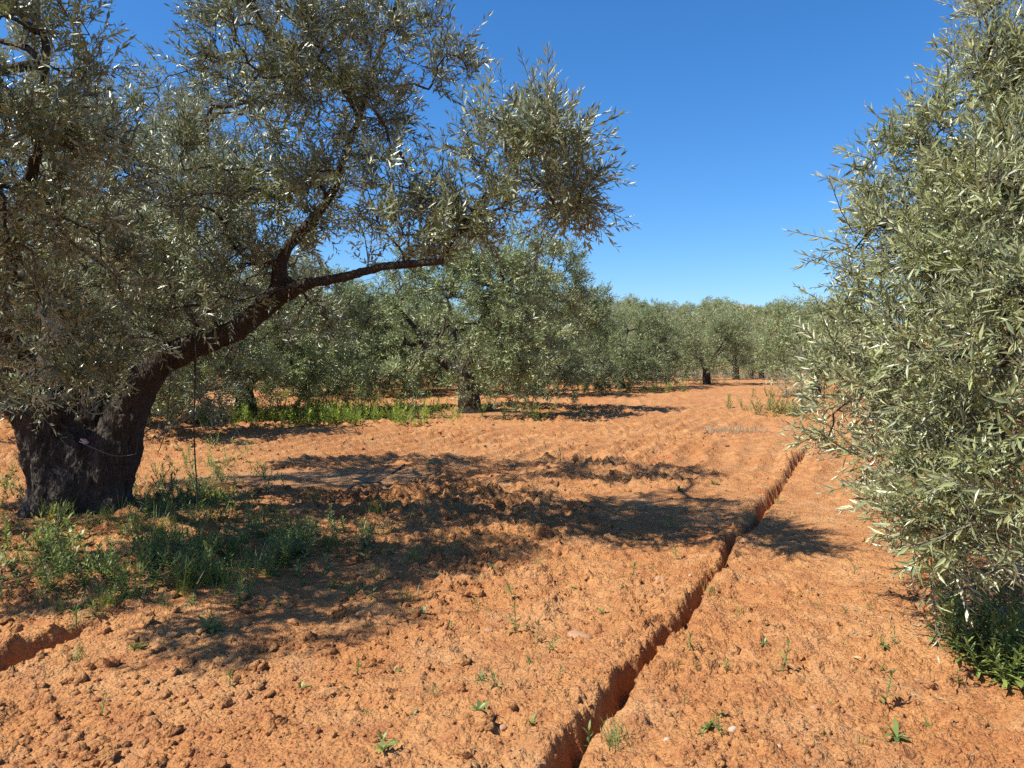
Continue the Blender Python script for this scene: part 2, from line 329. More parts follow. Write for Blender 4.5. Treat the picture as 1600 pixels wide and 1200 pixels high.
def olive_twig(rng, L, nodes, leaf, L0, LF, stem=True, buds=False, width=0.21, droop=0.25, stemr=0.0022):
    acc = Acc(); t = np.linspace(0, 1, 3); bend = rng.normal(0, 0.12, 2)
    def pos(t): t = np.asarray(t)[..., None]; return np.concatenate([bend[0] * L * t ** 2, bend[1] * L * t ** 2, L * t], -1)
    if stem:
        pp = pos(t); rad = stemr * (1 - 0.6 * t); V, F = tubes(pp[:-1], pp[1:], rad[:-1], rad[1:], 3); acc.put(V, F, 1, 0.5)
    B, D, U, LL = [], [], [], []; phi = rng.uniform(0, math.pi)
    for i in range(nodes):
        f = 0.12 + 0.88 * (i + rng.uniform(-.2, .2)) / max(nodes - 1, 1); f = min(max(f, 0.05), 1.0); p = pos(np.array(f))
        ang = math.radians(rng.uniform(38, 66)) * (1.0 - 0.55 * max(0, f - 0.6) / 0.4)
        for s in (0, math.pi):
            if rng.random() < 0.07: continue
            a = phi + s + rng.normal(0, 0.22); out = np.array([math.cos(a), math.sin(a), 0.0]); az = ang + rng.normal(0, 0.16)
            d = out * math.sin(az) + np.array([0, 0, 1.0]) * math.cos(az)
            up = np.array([0, 0, 1.0]) * math.sin(az) - out * math.cos(az)        # upper side looks towards the tip of the twig
            tw = rng.normal(0, 0.45); side = np.cross(d, up); up = up * math.cos(tw) + side * math.sin(tw)
            B.append(p + out * 0.001); D.append(d); U.append(up); LL.append(leaf * rng.uniform(0.55, 1.2) * (1 - 0.42 * max(0, f - 0.7) / 0.3))
        phi += math.pi / 2 + rng.normal(0, 0.15)
    B, D, U, LL = map(np.array, (B, D, U, LL))
    V, F = place_leaves(B, D, U, LL, LL * width * rng.uniform(0.85, 1.15, len(LL)), L0, LF)
    tn = np.clip(rng.beta(2.2, 2.4, len(LL)), 0, 1); acc.put(V, F, 0, np.repeat(tn, len(L0)))
    if buds:
        bp, br = [], []
        for i in range(nodes):
            f = 0.2 + 0.72 * i / max(nodes - 1, 1)
            for s in (0, 1):
                if rng.random() < 0.45: continue
                o = nrm(rng.normal(0, 1, 3)); o[2] = abs(o[2]); base = pos(np.array(f))
                for q in range(rng.integers(4, 8)): bp.append(base + o * rng.uniform(0.006, 0.026) + rng.normal(0, 0.0035, 3)); br.append(rng.uniform(0.0016, 0.0028))
        if bp:
            bp, br = np.array(bp), np.array(br); oc = np.array([[1, 1, 1], [1, -1, -1], [-1, 1, -1], [-1, -1, 1.]]); of = np.array([[0, 1, 2], [0, 3, 1], [0, 2, 3], [1, 3, 2]])
            V = (bp[:, None] + oc[None] * br[:, None, None]).reshape(-1, 3); F = (of[None] + (np.arange(len(bp)) * 4)[:, None, None]).reshape(-1, 3)
            acc.put(V, F, 2, np.repeat(rng.uniform(0, 1, len(bp)), 4))
    return acc
def rot_to(d, rng):                     # rotation matrices taking +Z to d with a random roll
    z = nrm(d); ref = nrm(rng.normal(0, 1, z.shape)); x = nrm(np.cross(ref, z)); y = np.cross(z, x); return np.stack([x, y, z], -1)
def scatter(acc, temps, pos, Rm, sc, tint, rng, which=None):
    which = rng.integers(0, len(temps), len(pos)) if which is None else which
    for k, (V, F, M, T) in enumerate(temps):
        s = np.where(which == k)[0]
        if not len(s): continue
        W = np.einsum('nij,kj->nki', Rm[s], V) * sc[s][:, None, None] + pos[s][:, None, :]
        FF = F[None] + (np.arange(len(s)) * len(V))[:, None, None]
        acc.V.append(W.reshape(-1, 3)); acc.F.append(FF.reshape(-1, 3) + acc.n); acc.M.append(np.tile(M, len(s)))
        acc.T.append(np.clip(T[None] * 0.75 + tint[s][:, None] * 0.5 - 0.12, 0, 1).ravel()); acc.n += len(s) * len(V)

def grow(seeds, seed_path, targets, bias=0.3):      # joins every target to the nearest wood, nearest first
    pts = [*seeds]; par = [-1] * len(seeds); path = [*seed_path]; n = len(targets)
    S = np.array(seeds); dist = np.linalg.norm(targets[:, None] - S[None], axis=2) + bias * np.array(seed_path)[None]
    best = dist.argmin(1); cost = dist.min(1); left = np.ones(n, bool)
    for _ in range(n):
        i = int(np.where(left, cost, 1e9).argmin()); left[i] = False
        pts.append(targets[i]); par.append(int(best[i])); path.append(path[best[i]] + float(np.linalg.norm(targets[i] - pts[best[i]]))); k = len(pts) - 1
        d = np.linalg.norm(targets - targets[i], axis=1) + bias * path[k]; m = left & (d < cost); cost[m] = d[m]; best[m] = k
    return np.array(pts), np.array(par)
def branchwork(pts, par, nseed, rng, rbase, rmax, rexp=0.5, sides=5, wob=0.16):
    cnt = np.ones(len(pts))
    for k in range(len(pts) - 1, nseed - 1, -1): cnt[par[k]] += cnt[k] if par[k] >= nseed else 0
    idx = np.arange(nseed, len(pts)); a, b = pts[par[idx]], pts[idx]; L = np.linalg.norm(b - a, axis=1)
    r1 = np.minimum(rbase * cnt[idx] ** rexp, rmax); r0 = np.where(par[idx] >= nseed, np.minimum(rbase * cnt[par[idx]] ** rexp, r1 * 1.5 + 0.001), r1 * 1.25)
    mid = (a + b) / 2 + rng.normal(0, 1, a.shape) * (L * wob * 0.5)[:, None]; mid[:, 2] += L * 0.05
    V1, F1 = tubes(a, mid, r0, (r0 + r1) / 2, sides); V2, F2 = tubes(mid, b, (r0 + r1) / 2, r1 * 0.9, sides)
    return np.concatenate([V1, V2]), np.concatenate([F1, F2 + len(V1)]), idx, a, mid, b
def clump_points(clumps, n, rng, shell=0.5):
    vol = np.array([c[6] * (c[3] * c[4] * c[5]) ** 0.85 for c in clumps]); cnt = rng.multinomial(n, vol / vol.sum()); out, cen = [], []
    for c, k in zip(clumps, cnt):
        d = nrm(rng.normal(0, 1, (k, 3))); u = rng.random(k) ** (1 / 3) * (1 - shell) + shell * rng.random(k) ** (1 / 7)
        out.append(np.array(c[:3]) + d * u[:, None] * np.array(c[3:6])); cen.append(np.tile(np.array(c[:3]), (k, 1)))
    return np.concatenate(out), np.concatenate(cen)
def twig_field(pts, par, idx, a, mid, b, cen, rng, per, upb=0.35, outb=0.45, rnd=0.75):
    k = np.repeat(np.arange(len(idx)), rng.poisson(per, len(idx))); t = rng.uniform(0.25, 1.05, len(k))[:, None]
    A, M, B = a[k], mid[k], b[k]; L = np.linalg.norm(B - A, axis=1)
    far = np.clip(1 - 0.30 / np.maximum(L, 0.31), 0, 0.9)[:, None]; t = far * rng.random((len(k), 1)) * 0.6 + far * 0.4 + (1 - far) * t     # long bare limbs carry leaves near their end
    p = np.where(t < 0.5, A + (M - A) * t * 2, M + (B - M) * (t * 2 - 1)) + rng.normal(0, 0.03, A.shape)
    d = nrm(nrm(B - A) * 0.45 + outb * nrm(p - cen[k]) + np.array([0, 0, upb]) + rnd * nrm(rng.normal(0, 1, p.shape)))
    return p, d, k

# ------------------------------------------------------------------ gnarled trunks
_bm = bmesh.new(); bmesh.ops.create_icosphere(_bm, subdivisions=2, radius=1.0)
ICO_V = np.array([v.co[:] for v in _bm.verts]); ICO_F = np.array([[v.index for v in f.verts] for f in _bm.faces]); _bm.free()
def trunk_mesh(name, chains, voxel, mat, ridge, origin, seed, smooth_it=8):
    VV, FF, nv = [], [], 0
    for ch in chains:
        ch = [(np.array(p, dtype=float), r) for p, r in ch]
        for (p, r), (q, s) in zip(ch[:-1], ch[1:]):
            n = max(2, int(np.linalg.norm(q - p) / (0.35 * min(r, s))) + 1)
            for t in np.linspace(0, 1, n):
                c = p + (q - p) * t; rr = r + (s - r) * t
                VV.append(ICO_V * rr + (c - origin)); FF.append(ICO_F + nv); nv += len(ICO_V)
    me = mesh_arrays(name + '_raw', np.concatenate(VV), np.concatenate(FF), mat); ob = bpy.data.objects.new(name + '_raw', me); COL.objects.link(ob)
    md = ob.modifiers.new('r', 'REMESH'); md.mode = 'VOXEL'; md.voxel_size = voxel
    sm = ob.modifiers.new('s', 'SMOOTH'); sm.iterations = smooth_it; sm.factor = 0.5
    dg = bpy.context.evaluated_depsgraph_get(); out = bpy.data.meshes.new_from_object(ob.evaluated_get(dg)); out.name = name
    bpy.data.objects.remove(ob, do_unlink=True); bpy.data.meshes.remove(me)
    n = len(out.vertices); co = np.empty(n * 3, np.float32); out.vertices.foreach_get('co', co); co = co.reshape(-1, 3).astype(float)
    no = np.empty(n * 3, np.float32); out.vertex_normals.foreach_get('vector', no); no = no.reshape(-1, 3)
    allp = np.concatenate([np.array([p for p, _ in ch], dtype=float) for ch in chains]) - origin; allr = np.concatenate([[r for _, r in ch] for ch in chains])
    dd = np.stack([np.linalg.norm(co - p, axis=1) for p in allp], 1); rad = allr[dd.argmin(1)]; w = np.clip(rad / 0.35, 0.08, 1.0)
    q = co * np.array([1, 1, 0.28]) + 0.25 * np.stack([noise3(co * 2.2, seed), noise3(co * 2.2 + 9, seed), noise3(co * 2.2 + 19, seed)], 1)
    rd = 0.7 * ((1 - np.abs(noise3(q * 9.0, seed + 1))) ** 2 - 0.45) + 0.6 * ((1 - np.abs(noise3(q * np.array([24, 24, 30]), seed + 7))) ** 3 - 0.3); kn = noise3(co * 3.2, seed + 2); fine = noise3(co * np.array([30, 30, 11]), seed + 3); ff = noise3(co * np.array([70, 70, 30]), seed + 4)
    co = co + no * ((ridge * rd + ridge * 1.2 * kn) * w + (0.010 * fine + 0.005 * ff) * np.clip(w * 1.5, 0.2, 1))[:, None]
    crack = (1 - np.abs(noise3(q * np.array([17, 17, 20]), seed + 11))) ** 6; co = co - no * (0.022 * crack * np.clip(w * 1.3, 0, 1))[:, None]
    out.vertices.foreach_set('co', co.astype(np.float32).ravel()); out.materials.clear(); out.materials.append(mat)
    out.polygons.foreach_set('use_smooth', np.ones(len(out.polygons), bool)); out.update()
    return out

# ------------------------------------------------------------------ the old olive tree on the left
def px_clump(px, py, d, rx, ry, rd, w=1.0):
    p = P(px, py, d); s = d / FPX; return (p[0], p[1], p[2], rx * s, rd, ry * s, w)
def near_tree(name, root_loc, chains, seeds, clumps, n_attr, per, temps, tmeshes, mats, rng, label, n_parts, shell, ridge, voxel, rb=0.0036, scl=(0.8, 1.25), upb=0.35, rmax=0.05):
    root = bpy.data.objects.new(name, None); COL.objects.link(root); root.location = root_loc; root.empty_display_size = 0.3
    tag(root, label, 'olive tree'); o = np.array(root_loc)
    add('trunk', trunk_mesh('trunk', chains, voxel, M_BARK, ridge, o, 5), root)
    tgt, cen = clump_points(clumps, n_attr, rng, shell)
    low = tgt[:, 2] > 0.35; tgt, cen = tgt[low], cen[low]
    sp = [np.array(p) for p, _ in seeds]; pts, par = grow(sp, [q for _, q in seeds], tgt, 0.28)
    ns = len(sp); V, F, idx, a, mid, b = branchwork(pts, par, ns, rng, rb, rmax)
    keymap = {tuple(np.round(t, 6)): c for t, c in zip(tgt, cen)}; cc = np.array([keymap[tuple(np.round(p, 6))] for p in pts[ns:]])
    acc = Acc(); acc.put(V - o, F, 0); tag(add('branchwork', acc.mesh('branchwork', [M_BRANCH], True), root), None, None, None, 'stuff')
    p, d, k = twig_field(pts, par, idx, a, mid, b, cc, rng, per, upb)
    ok = p[:, 2] > 0.25; p, d = p[ok], d[ok]
    Rm = rot_to(d, rng); sc = rng.uniform(scl[0], scl[1], len(p)); tint = rng.random(len(p)); which = rng.integers(0, len(temps), len(p))
    rel = p - np.array([0, 0, CAM_H]); dep = rel[:, 1] * _cp - rel[:, 2] * _sp; upc = rel[:, 1] * _sp + rel[:, 2] * _cp
    inside = (dep > 0.3) & (np.abs(rel[:, 0] / np.maximum(dep, .1)) < 0.65) & (np.abs(upc / np.maximum(dep, .1)) < 0.49)
    order = np.argsort(np.where(inside, np.linalg.norm(rel, axis=1), 1e9))[:n_parts]; part = np.zeros(len(p), bool); part[order] = True
    acc = Acc(); s = ~part; scatter(acc, temps, p[s] - o, Rm[s], sc[s], tint[s], rng, which[s])
    tag(add('crown', acc.mesh('crown', mats), root), None, None, None, 'stuff')
    for i in order:
        ob = bpy.data.objects.new('leafy_twig', tmeshes[which[i]]); COL.objects.link(ob); ob.parent = root
        ob.matrix_local = Matrix.Translation(Vector(p[i] - o)) @ Matrix(Rm[i].tolist()).to_4x4() @ Matrix.Scale(sc[i], 4)
    print(name, 'twigs', len(p), 'crown tris', sum(len(f) for f in acc.F))
    return root

def templates(rng, n, mats, **kw):
    out, ms = [], []
    for i in range(n):
        kk = dict(kw); kk['L'] = rng.uniform(*kw['L']); kk['nodes'] = int(rng.integers(*kw['nodes'])); t = olive_twig(rng, **kk)
        out.append(t.arrays()); ms.append(t.mesh('leafy_twig', mats))
    return out, ms
rngA = np.random.default_rng(21)
LEFT_MATS = [M_LEAF, M_TWIG, M_BUD]
tA, mA = templates(rngA, 9, LEFT_MATS, L=(0.15, 0.30), nodes=(6, 11), leaf=0.078, L0=LEAF2, LF=LEAF2_F, width=0.245)
_t, _m = templates(rngA, 1, LEFT_MATS, L=(0.34, 0.42), nodes=(11, 15), leaf=0.080, L0=LEAF2, LF=LEAF2_F, width=0.2, stemr=0.0034); tA += _t; mA += _m
tx, ty = TRUNK_A; DA = ty
A_CH = [
    [(P(122, 712, DA + .05), .26), (P(132, 668, DA + .12), .20), (P(150, 625, DA + .2), .15), (P(172, 590, DA + .3), .11), (P(195, 540, DA + .5), .09)],
    [(P(122, 835, DA), .42), (P(122, 790, DA), .37), (P(124, 745, DA), .34), (P(122, 712, DA), .30)],
    [(P(66, 822, DA - .2), .22), (P(82, 770, DA - .1), .25), (P(84, 700, DA), .27), (P(68, 650, DA), .26), (P(35, 612, DA - .1), .22), (P(-5, 572, DA - .2), .18), (P(-60, 520, DA - .3), .17), (P(-110, 420, DA - .3), .13), (P(-130, 300, DA - .4), .09)],
    [(P(172, 822, DA - .05), .22), (P(168, 760, DA), .235), (P(178, 705, DA), .235), (P(195, 652, DA), .21), (P(216, 606, DA), .165), (P(250, 570, DA - .05), .135), (P(295, 542, DA - .1), .118), (P(335, 528, DA - .12), .115), (P(368, 516, DA - .15), .112), (P(398, 492, DA - .2), .098), (P(438, 458, DA - .25), .10)],
    [(P(440, 458, DA - .25), .10), (P(480, 443, DA - .45), .058), (P(540, 432, DA - .75), .048), (P(600, 416, DA - 1.05), .044), (P(655, 412, DA - 1.3), .040), (P(690, 407, DA - 1.45), .037)],
    [(P(440, 458, DA - .25), .10), (P(436, 420, DA - .3), .068), (P(450, 385, DA - .3), .056), (P(488, 345, DA - .35), .052), (P(522, 296, DA - .4), .047), (P(541, 235, DA - .45), .042), (P(562, 182, DA - .5), .036)],
    [(P(562, 182, DA - .5), .042), (P(532, 130, DA - .5), .036), (P(490, 85, DA - .6), .03), (P(430, 60, DA - .7), .024)],
    [(P(562, 182, DA - .5), .040), (P(580, 120, DA - .4), .034), (P(600, 60, DA - .4), .03), (P(625, -10, DA - .5), .024)],
    [(P(540, 240, DA - .45), .036), (P(600, 248, DA - .7), .024), (P(660, 268, DA - .9), .012)],
    [(P(100, 640, DA + .1), .2), (P(150, 590, DA + .4), .16), (P(190, 520, DA + .7), .12), (P(240, 430, DA + .9), .09), (P(300, 330, DA + 1.1), .07)],
    [(P(50, 600, DA - .3), .13), (P(5, 500, DA - 1.0), .08), (P(20, 380, DA - 1.7), .055), (P(60, 230, DA - 2.1), .04), (P(70, 100, DA - 2.3), .035)],
    [(P(690, 407, DA - 1.45), .032), (P(708, 372, DA - 1.5), .029), (P(755, 335, DA - 1.55), .026), (P(820, 310, DA - 1.6), .02), (P(880, 292, DA - 1.6), .015)],
    [(P(708, 372, DA - 1.5), .024), (P(760, 300, DA - 1.5), .02), (P(810, 255, DA - 1.55), .016), (P(850, 225, DA - 1.6), .012)],
]
A_SEED = []
for ch in A_CH[2:]:
    ln = 0.0
    for (p, r), (q, s) in zip(ch[:-1], ch[1:]):
        if r < 0.17:
            for t in (0.25, 0.6, 1.0): A_SEED.append((p + (q - p) * t, 0.0))
A_CL = [px_clump(*c) for c in [
    (90, 545, 5.9, 95, 60, .5, 1.4), (25, 590, 5.5, 60, 55, .4, 1.3), (95, 600, 6.4, 75, 40, .35, 1.2), (15, 640, 6.2, 45, 35, .3, 1.0), (165, 580, 6.6, 50, 40, .35, 1.0), (200, 490, 6.4, 105, 55, .5, 1.2), (375, 430, 6.7, 55, 45, .4, .9), (320, 480, 7.0, 60, 30, .3, .7), (-330, 80, 3.8, 180, 220, .8, 1.3), (-500, 150, 4.6, 200, 250, .9, 1.1), (60, 110, 5.0, 105, 150, .6, 1.3), (40, 300, 5.0, 130, 150, .6, 1.2), (140, 220, 5.6, 65, 100, .6, .9), (110, 430, 5.6, 120, 100, .6, 1.1), (40, 520, 5.4, 80, 75, .5, .8), (150, 560, 6.3, 60, 50, .4, .6),
    (420, 70, 6.3, 110, 90, .8, 1.1), (365, 25, 6.6, 40, 60, .5, .8), (540, 120, 6.5, 110, 95, .8, 1.6), (630, 95, 6.5, 85, 65, .5, 1.1), (700, 120, 6.5, 45, 35, .35, .8), (600, 20, 6.6, 50, 35, .4, .35),
    (310, 190, 7.0, 100, 80, .9, .35), (390, 240, 7.0, 120, 75, .8, .55), (250, 300, 6.8, 120, 90, .9, 1.0), (420, 330, 7.2, 130, 90, .9, 1.0),
    (560, 305, 6.5, 105, 70, .6, 1.0), (640, 270, 6.3, 80, 60, .5, 1.0), (660, 350, 6.1, 90, 50, .5, 1.5), (740, 330, 6.0, 60, 50, .5, 1.4), (600, 375, 6.4, 60, 35, .4, .5),
    (780, 235, 5.9, 60, 55, .5, 1.6), (845, 240, 5.8, 65, 60, .75, 2.2), (888, 285, 5.8, 40, 60, .7, 2.3), (845, 320, 5.8, 75, 45, .7, 2.0), (905, 340, 5.8, 30, 30, .3, 1.8), (740, 200, 5.9, 35, 40, .4, .6),
    (330, 420, 7.6, 120, 80, .8, 1.0), (220, 470, 7.4, 110, 80, .9, 1.0), (330, 580, 8.3, 60, 65, .5, .8), (260, 620, 8.3, 40, 50, .4, .4), (450, 480, 8.6, 90, 60, .6, .7),
    (200, 330, 8.8, 220, 160, .9, .55), (420, 200, 8.6, 130, 120, .7, .3),
    (400, -140, 6.4, 210, 105, 1.1, .6), (30, -130, 5.6, 150, 100, 1.1, .8), (-170, 220, 5.6, 130, 230, 1.2, .5), (-150, 60, 4.6, 120, 140, .8, .8), (250, -200, 8.5, 260, 120, 1.0, .5), (0, 250, 8.5, 200, 200, .9, .5), (480, -60, 8.6, 150, 120, .8, .4), (-330, 330, 6.6, 170, 190, 1.1, .8), (230, 265, 10.2, 170, 120, .9, 1.2), (420, 120, 9.8, 120, 120, .7, .4)]]
near_tree('olive_tree', (tx, ty, 0.0), A_CH, A_SEED, A_CL, 2250, 5.7, tA, mA, LEFT_MATS, rngA,
          'old gnarled olive tree with thick forked trunk and long limb over the shaded soil', 290, 0.35, 0.05, 0.021, 0.0030)

# ------------------------------------------------------------------ the leafy olive tree on the right
rngB = np.random.default_rng(33)
RIGHT_MATS = [M_LEAF_R, M_TWIG, M_BUD]
tB3, mB3 = templates(rngB, 6, RIGHT_MATS, L=(0.16, 0.30), nodes=(6, 10), leaf=0.074, L0=LEAF2, LF=LEAF2_F, buds=False, width=0.2)
tB, mB = templates(rngB, 3, RIGHT_MATS, L=(0.16, 0.30), nodes=(6, 10), leaf=0.076, L0=LEAF4, LF=LEAF4_F, buds=False, width=0.2)
tB2, mB2 = templates(rngB, 5, RIGHT_MATS, L=(0.16, 0.26), nodes=(5, 8), leaf=0.076, L0=LEAF4, LF=LEAF4_F, buds=True, width=0.2)
_t, _m = templates(rngB, 1, RIGHT_MATS, L=(0.36, 0.46), nodes=(11, 14), leaf=0.076, L0=LEAF4, LF=LEAF4_F, width=0.21, stemr=0.004); tB3 += _t; mB3 += _m
bx, by = 3.75, 5.0
B0 = np.array([bx, by, 0.0])
B_CH = [[(B0 + (0, 0, -.1), .26), (B0 + (0, 0, .4), .22), (B0 + (.05, 0, .9), .19), (B0 + (.0, .1, 1.3), .15)],
        [(B0 + (0, .1, 1.2), .14), (B0 + (-.4, -.1, 1.8), .10), (B0 + (-.7, -.2, 2.5), .07), (B0 + (-.8, -.2, 3.2), .045)],
        [(B0 + (0, .1, 1.2), .14), (B0 + (.3, -.4, 1.8), .10), (B0 + (.3, -.8, 2.6), .06), (B0 + (.2, -.8, 3.4), .04)],
        [(B0 + (0, .1, 1.2), .13), (B0 + (.3, .6, 1.9), .10), (B0 + (.2, .9, 2.8), .06), (B0 + (0, 1.0, 3.4), .04)],
        [(B0 + (0, 0, .9), .10), (B0 + (-.35, -.35, 1.2), .06), (B0 + (-.7, -.7, 1.4), .04)]]
B_SEED = []
for ch in B_CH[1:]:
    for (p, r), (q, s) in zip(ch[:-1], ch[1:]):
        for t in (0.3, 0.65, 1.0): B_SEED.append((p + (q - p) * t, 0.0))
B_CL = [px_clump(*c) for c in [
    (1420, 420, 4.8, 100, 130, .55, 1.2), (1385, 560, 4.6, 100, 110, .5, 1.3), (1355, 650, 4.5, 80, 80, .45, 1.4), (1460, 300, 4.9, 110, 120, .55, 1.2), (1540, 190, 4.9, 95, 130, .55, 1.1), (1600, 60, 4.9, 75, 120, .5, 1.0),
    (1510, 520, 4.0, 110, 150, .5, 1.3), (1540, 700, 3.7, 100, 110, .45, 1.4), (1460, 760, 4.1, 85, 80, .4, 1.2), (1590, 830, 3.5, 75, 95, .4, 1.4), (1450, 835, 4.0, 65, 55, .35, 1.2), (1530, 885, 3.7, 60, 55, .3, 1.2), (1560, 380, 4.1, 110, 130, .5, 1.2), (1640, 600, 3.5, 110, 200, .5, 1.0),
    (1650, 250, 4.4, 110, 200, .6, .9), (1700, -50, 5.0, 150, 150, .8, .6), (1800, 300, 4.6, 170, 300, .8, .5), (1780, 650, 4.4, 150, 200, .7, .5), (1460, 500, 5.8, 110, 190, .6, .9), (1440, 680, 5.4, 90, 90, .5, .9), (1560, 700, 5.0, 110, 140, .5, .8), (1650, 300, 6.0, 200, 250, .6, .4)]]
near_tree('olive_tree', (bx, by, 0.0), B_CH, B_SEED, B_CL, 950, 6.7, tB + tB2 + tB3, mB + mB2 + mB3, RIGHT_MATS, rngB,
          'bushy silvery olive tree in flower bud crowding the frame beside the trench', 300, 0.5, 0.03, 0.027, 0.0028, (0.8, 1.25), 0.4)

# ------------------------------------------------------------------ grove olive trees: a few kinds, copied
def grove_kind(seed, height, radius, n_attr, per, leaf, nodes, L, trunk_r, skirt=0.9):
    rng = np.random.default_rng(seed); kw = dict(L=L, nodes=nodes, leaf=leaf, L0=LEAF2, LF=LEAF2_F, stem=False, width=0.27)
    ts, ms = [], []
    for i in range(5):
        kk = dict(kw); kk['L'] = rng.uniform(*L); kk['nodes'] = int(rng.integers(*nodes)); ts.append(olive_twig(rng, **kk).arrays())
    lean = rng.normal(0, .12, 2); ch = [[(np.array([0, 0, -.15]), trunk_r * 1.3), (np.array([0, 0, .15]), trunk_r * 1.05), (np.array([lean[0], lean[1], .7]), trunk_r * .9), (np.array([lean[0] * 1.6, lean[1] * 1.6, 1.05]), trunk_r * .8)]]
    seeds, top = [], ch[0][-1][0]; nl = int(rng.integers(3, 5)); a0 = rng.uniform(0, 6.28)
    for i in range(nl):
        a = a0 + i * 6.28 / nl + rng.normal(0, .3); d = np.array([math.cos(a), math.sin(a), 0]); q = [(top - (0, 0, .15), trunk_r * .55)]
        for t in (0.33, 0.66, 1.0): q.append((top + d * radius * .55 * t ** 0.8 + np.array([0, 0, height * .45 * t]) + rng.normal(0, .08, 3), trunk_r * (.5 - .36 * t)))
        ch.append(q)
        for (p, r), (p2, s) in zip(q[:-1], q[1:]):
            for t in (0.4, 0.8, 1.0): seeds.append((p + (p2 - p) * t, 0.0))
    cl = []
    for i in range(26):
        a = rng.uniform(0, 6.28); z = rng.uniform(skirt + .3, height - .55); f = (z - skirt) / (height - skirt); rad = radius * (0.80 * math.sqrt(max(0.05, 1 - (max(f - .3, 0) / .75) ** 2))) * rng.uniform(.72, 1.02); s = rng.uniform(.55, .95) * radius / 3.0
        cl.append((rad * math.cos(a), rad * math.sin(a), z, s, s, s * rng.uniform(.7, 1.0), 1.0))
    cl.append((0, 0, height * .58, radius * .6, radius * .6, height * .3, .35))
    tgt, cen = clump_points(cl, n_attr, rng, 0.5); ok = tgt[:, 2] > .3; tgt, cen = tgt[ok], cen[ok]
    pts, par = grow([p for p, _ in seeds], [q for _, q in seeds], tgt, 0.3); ns = len(seeds)
    V, F, idx, a, mid, b = branchwork(pts, par, ns, rng, 0.004 * radius / 3, 0.06, 0.5, 4)
    km = {tuple(np.round(t, 6)): c for t, c in zip(tgt, cen)}; cc = np.array([km[tuple(np.round(p, 6))] for p in pts[ns:]])
    p, d, k = twig_field(pts, par, idx, a, mid, b, cc, rng, per, .35, .6, .7); ok = p[:, 2] > .2; p, d = p[ok], d[ok]
    p = p + rng.normal(0, 0.07, p.shape)
    acc = Acc(); scatter(acc, ts, p, rot_to(d, rng), rng.uniform(.8, 1.25, len(p)), rng.random(len(p)), rng); crown = acc.mesh('crown', [M_LEAF_FAR])
    bw = Acc(); bw.put(V, F, 0); bwm = bw.mesh('branchwork', [M_BRANCH], True)
    tr = trunk_mesh('trunk', ch, 0.035 if trunk_r < .4 else 0.045, M_BARK, 0.035, np.zeros(3), seed, 5)
    print('kind', seed, 'tris', sum(len(f) for f in acc.F), len(tr.polygons))
    return tr, bwm, crown
def grove_tree(kind, x, y, rz, s, label, group=None, parts=True, name='olive_tree'):
    r = bpy.data.objects.new(name, None); COL.objects.link(r); z = gz(x, y) if math.hypot(x, y) < 60 else float(hills(np.array([x]), np.array([y]))[0])
    r.location = (x, y, z - 0.02); r.rotation_euler = (0, 0, rz); r.scale = s if hasattr(s, '__len__') else (s, s, s)
    tag(r, label, 'olive tree', group); tr, bw, cr = kind
    add('trunk', tr, r); tag(add('crown', cr, r), None, None, None, 'stuff')
    if parts: tag(add('branchwork', bw, r), None, None, None, 'stuff')
    return r
K1 = grove_kind(101, 4.9, 3.7, 1150, 6.1, 0.115, (5, 8), (.2, .34), .30, .42)
K2 = grove_kind(102, 4.5, 3.5, 1050, 6.0, 0.115, (5, 8), (.2, .34), .26, .28)
K3 = grove_kind(103, 4.3, 3.1, 560, 5.6, 0.15, (4, 6), (.28, .42), .26, .28)
K4 = grove_kind(104, 3.8, 2.4, 150, 3.5, 0.30, (3, 5), (.45, .6), .24, .3)
def at_px(px, d): return (px - 800.0) / FPX * d, d
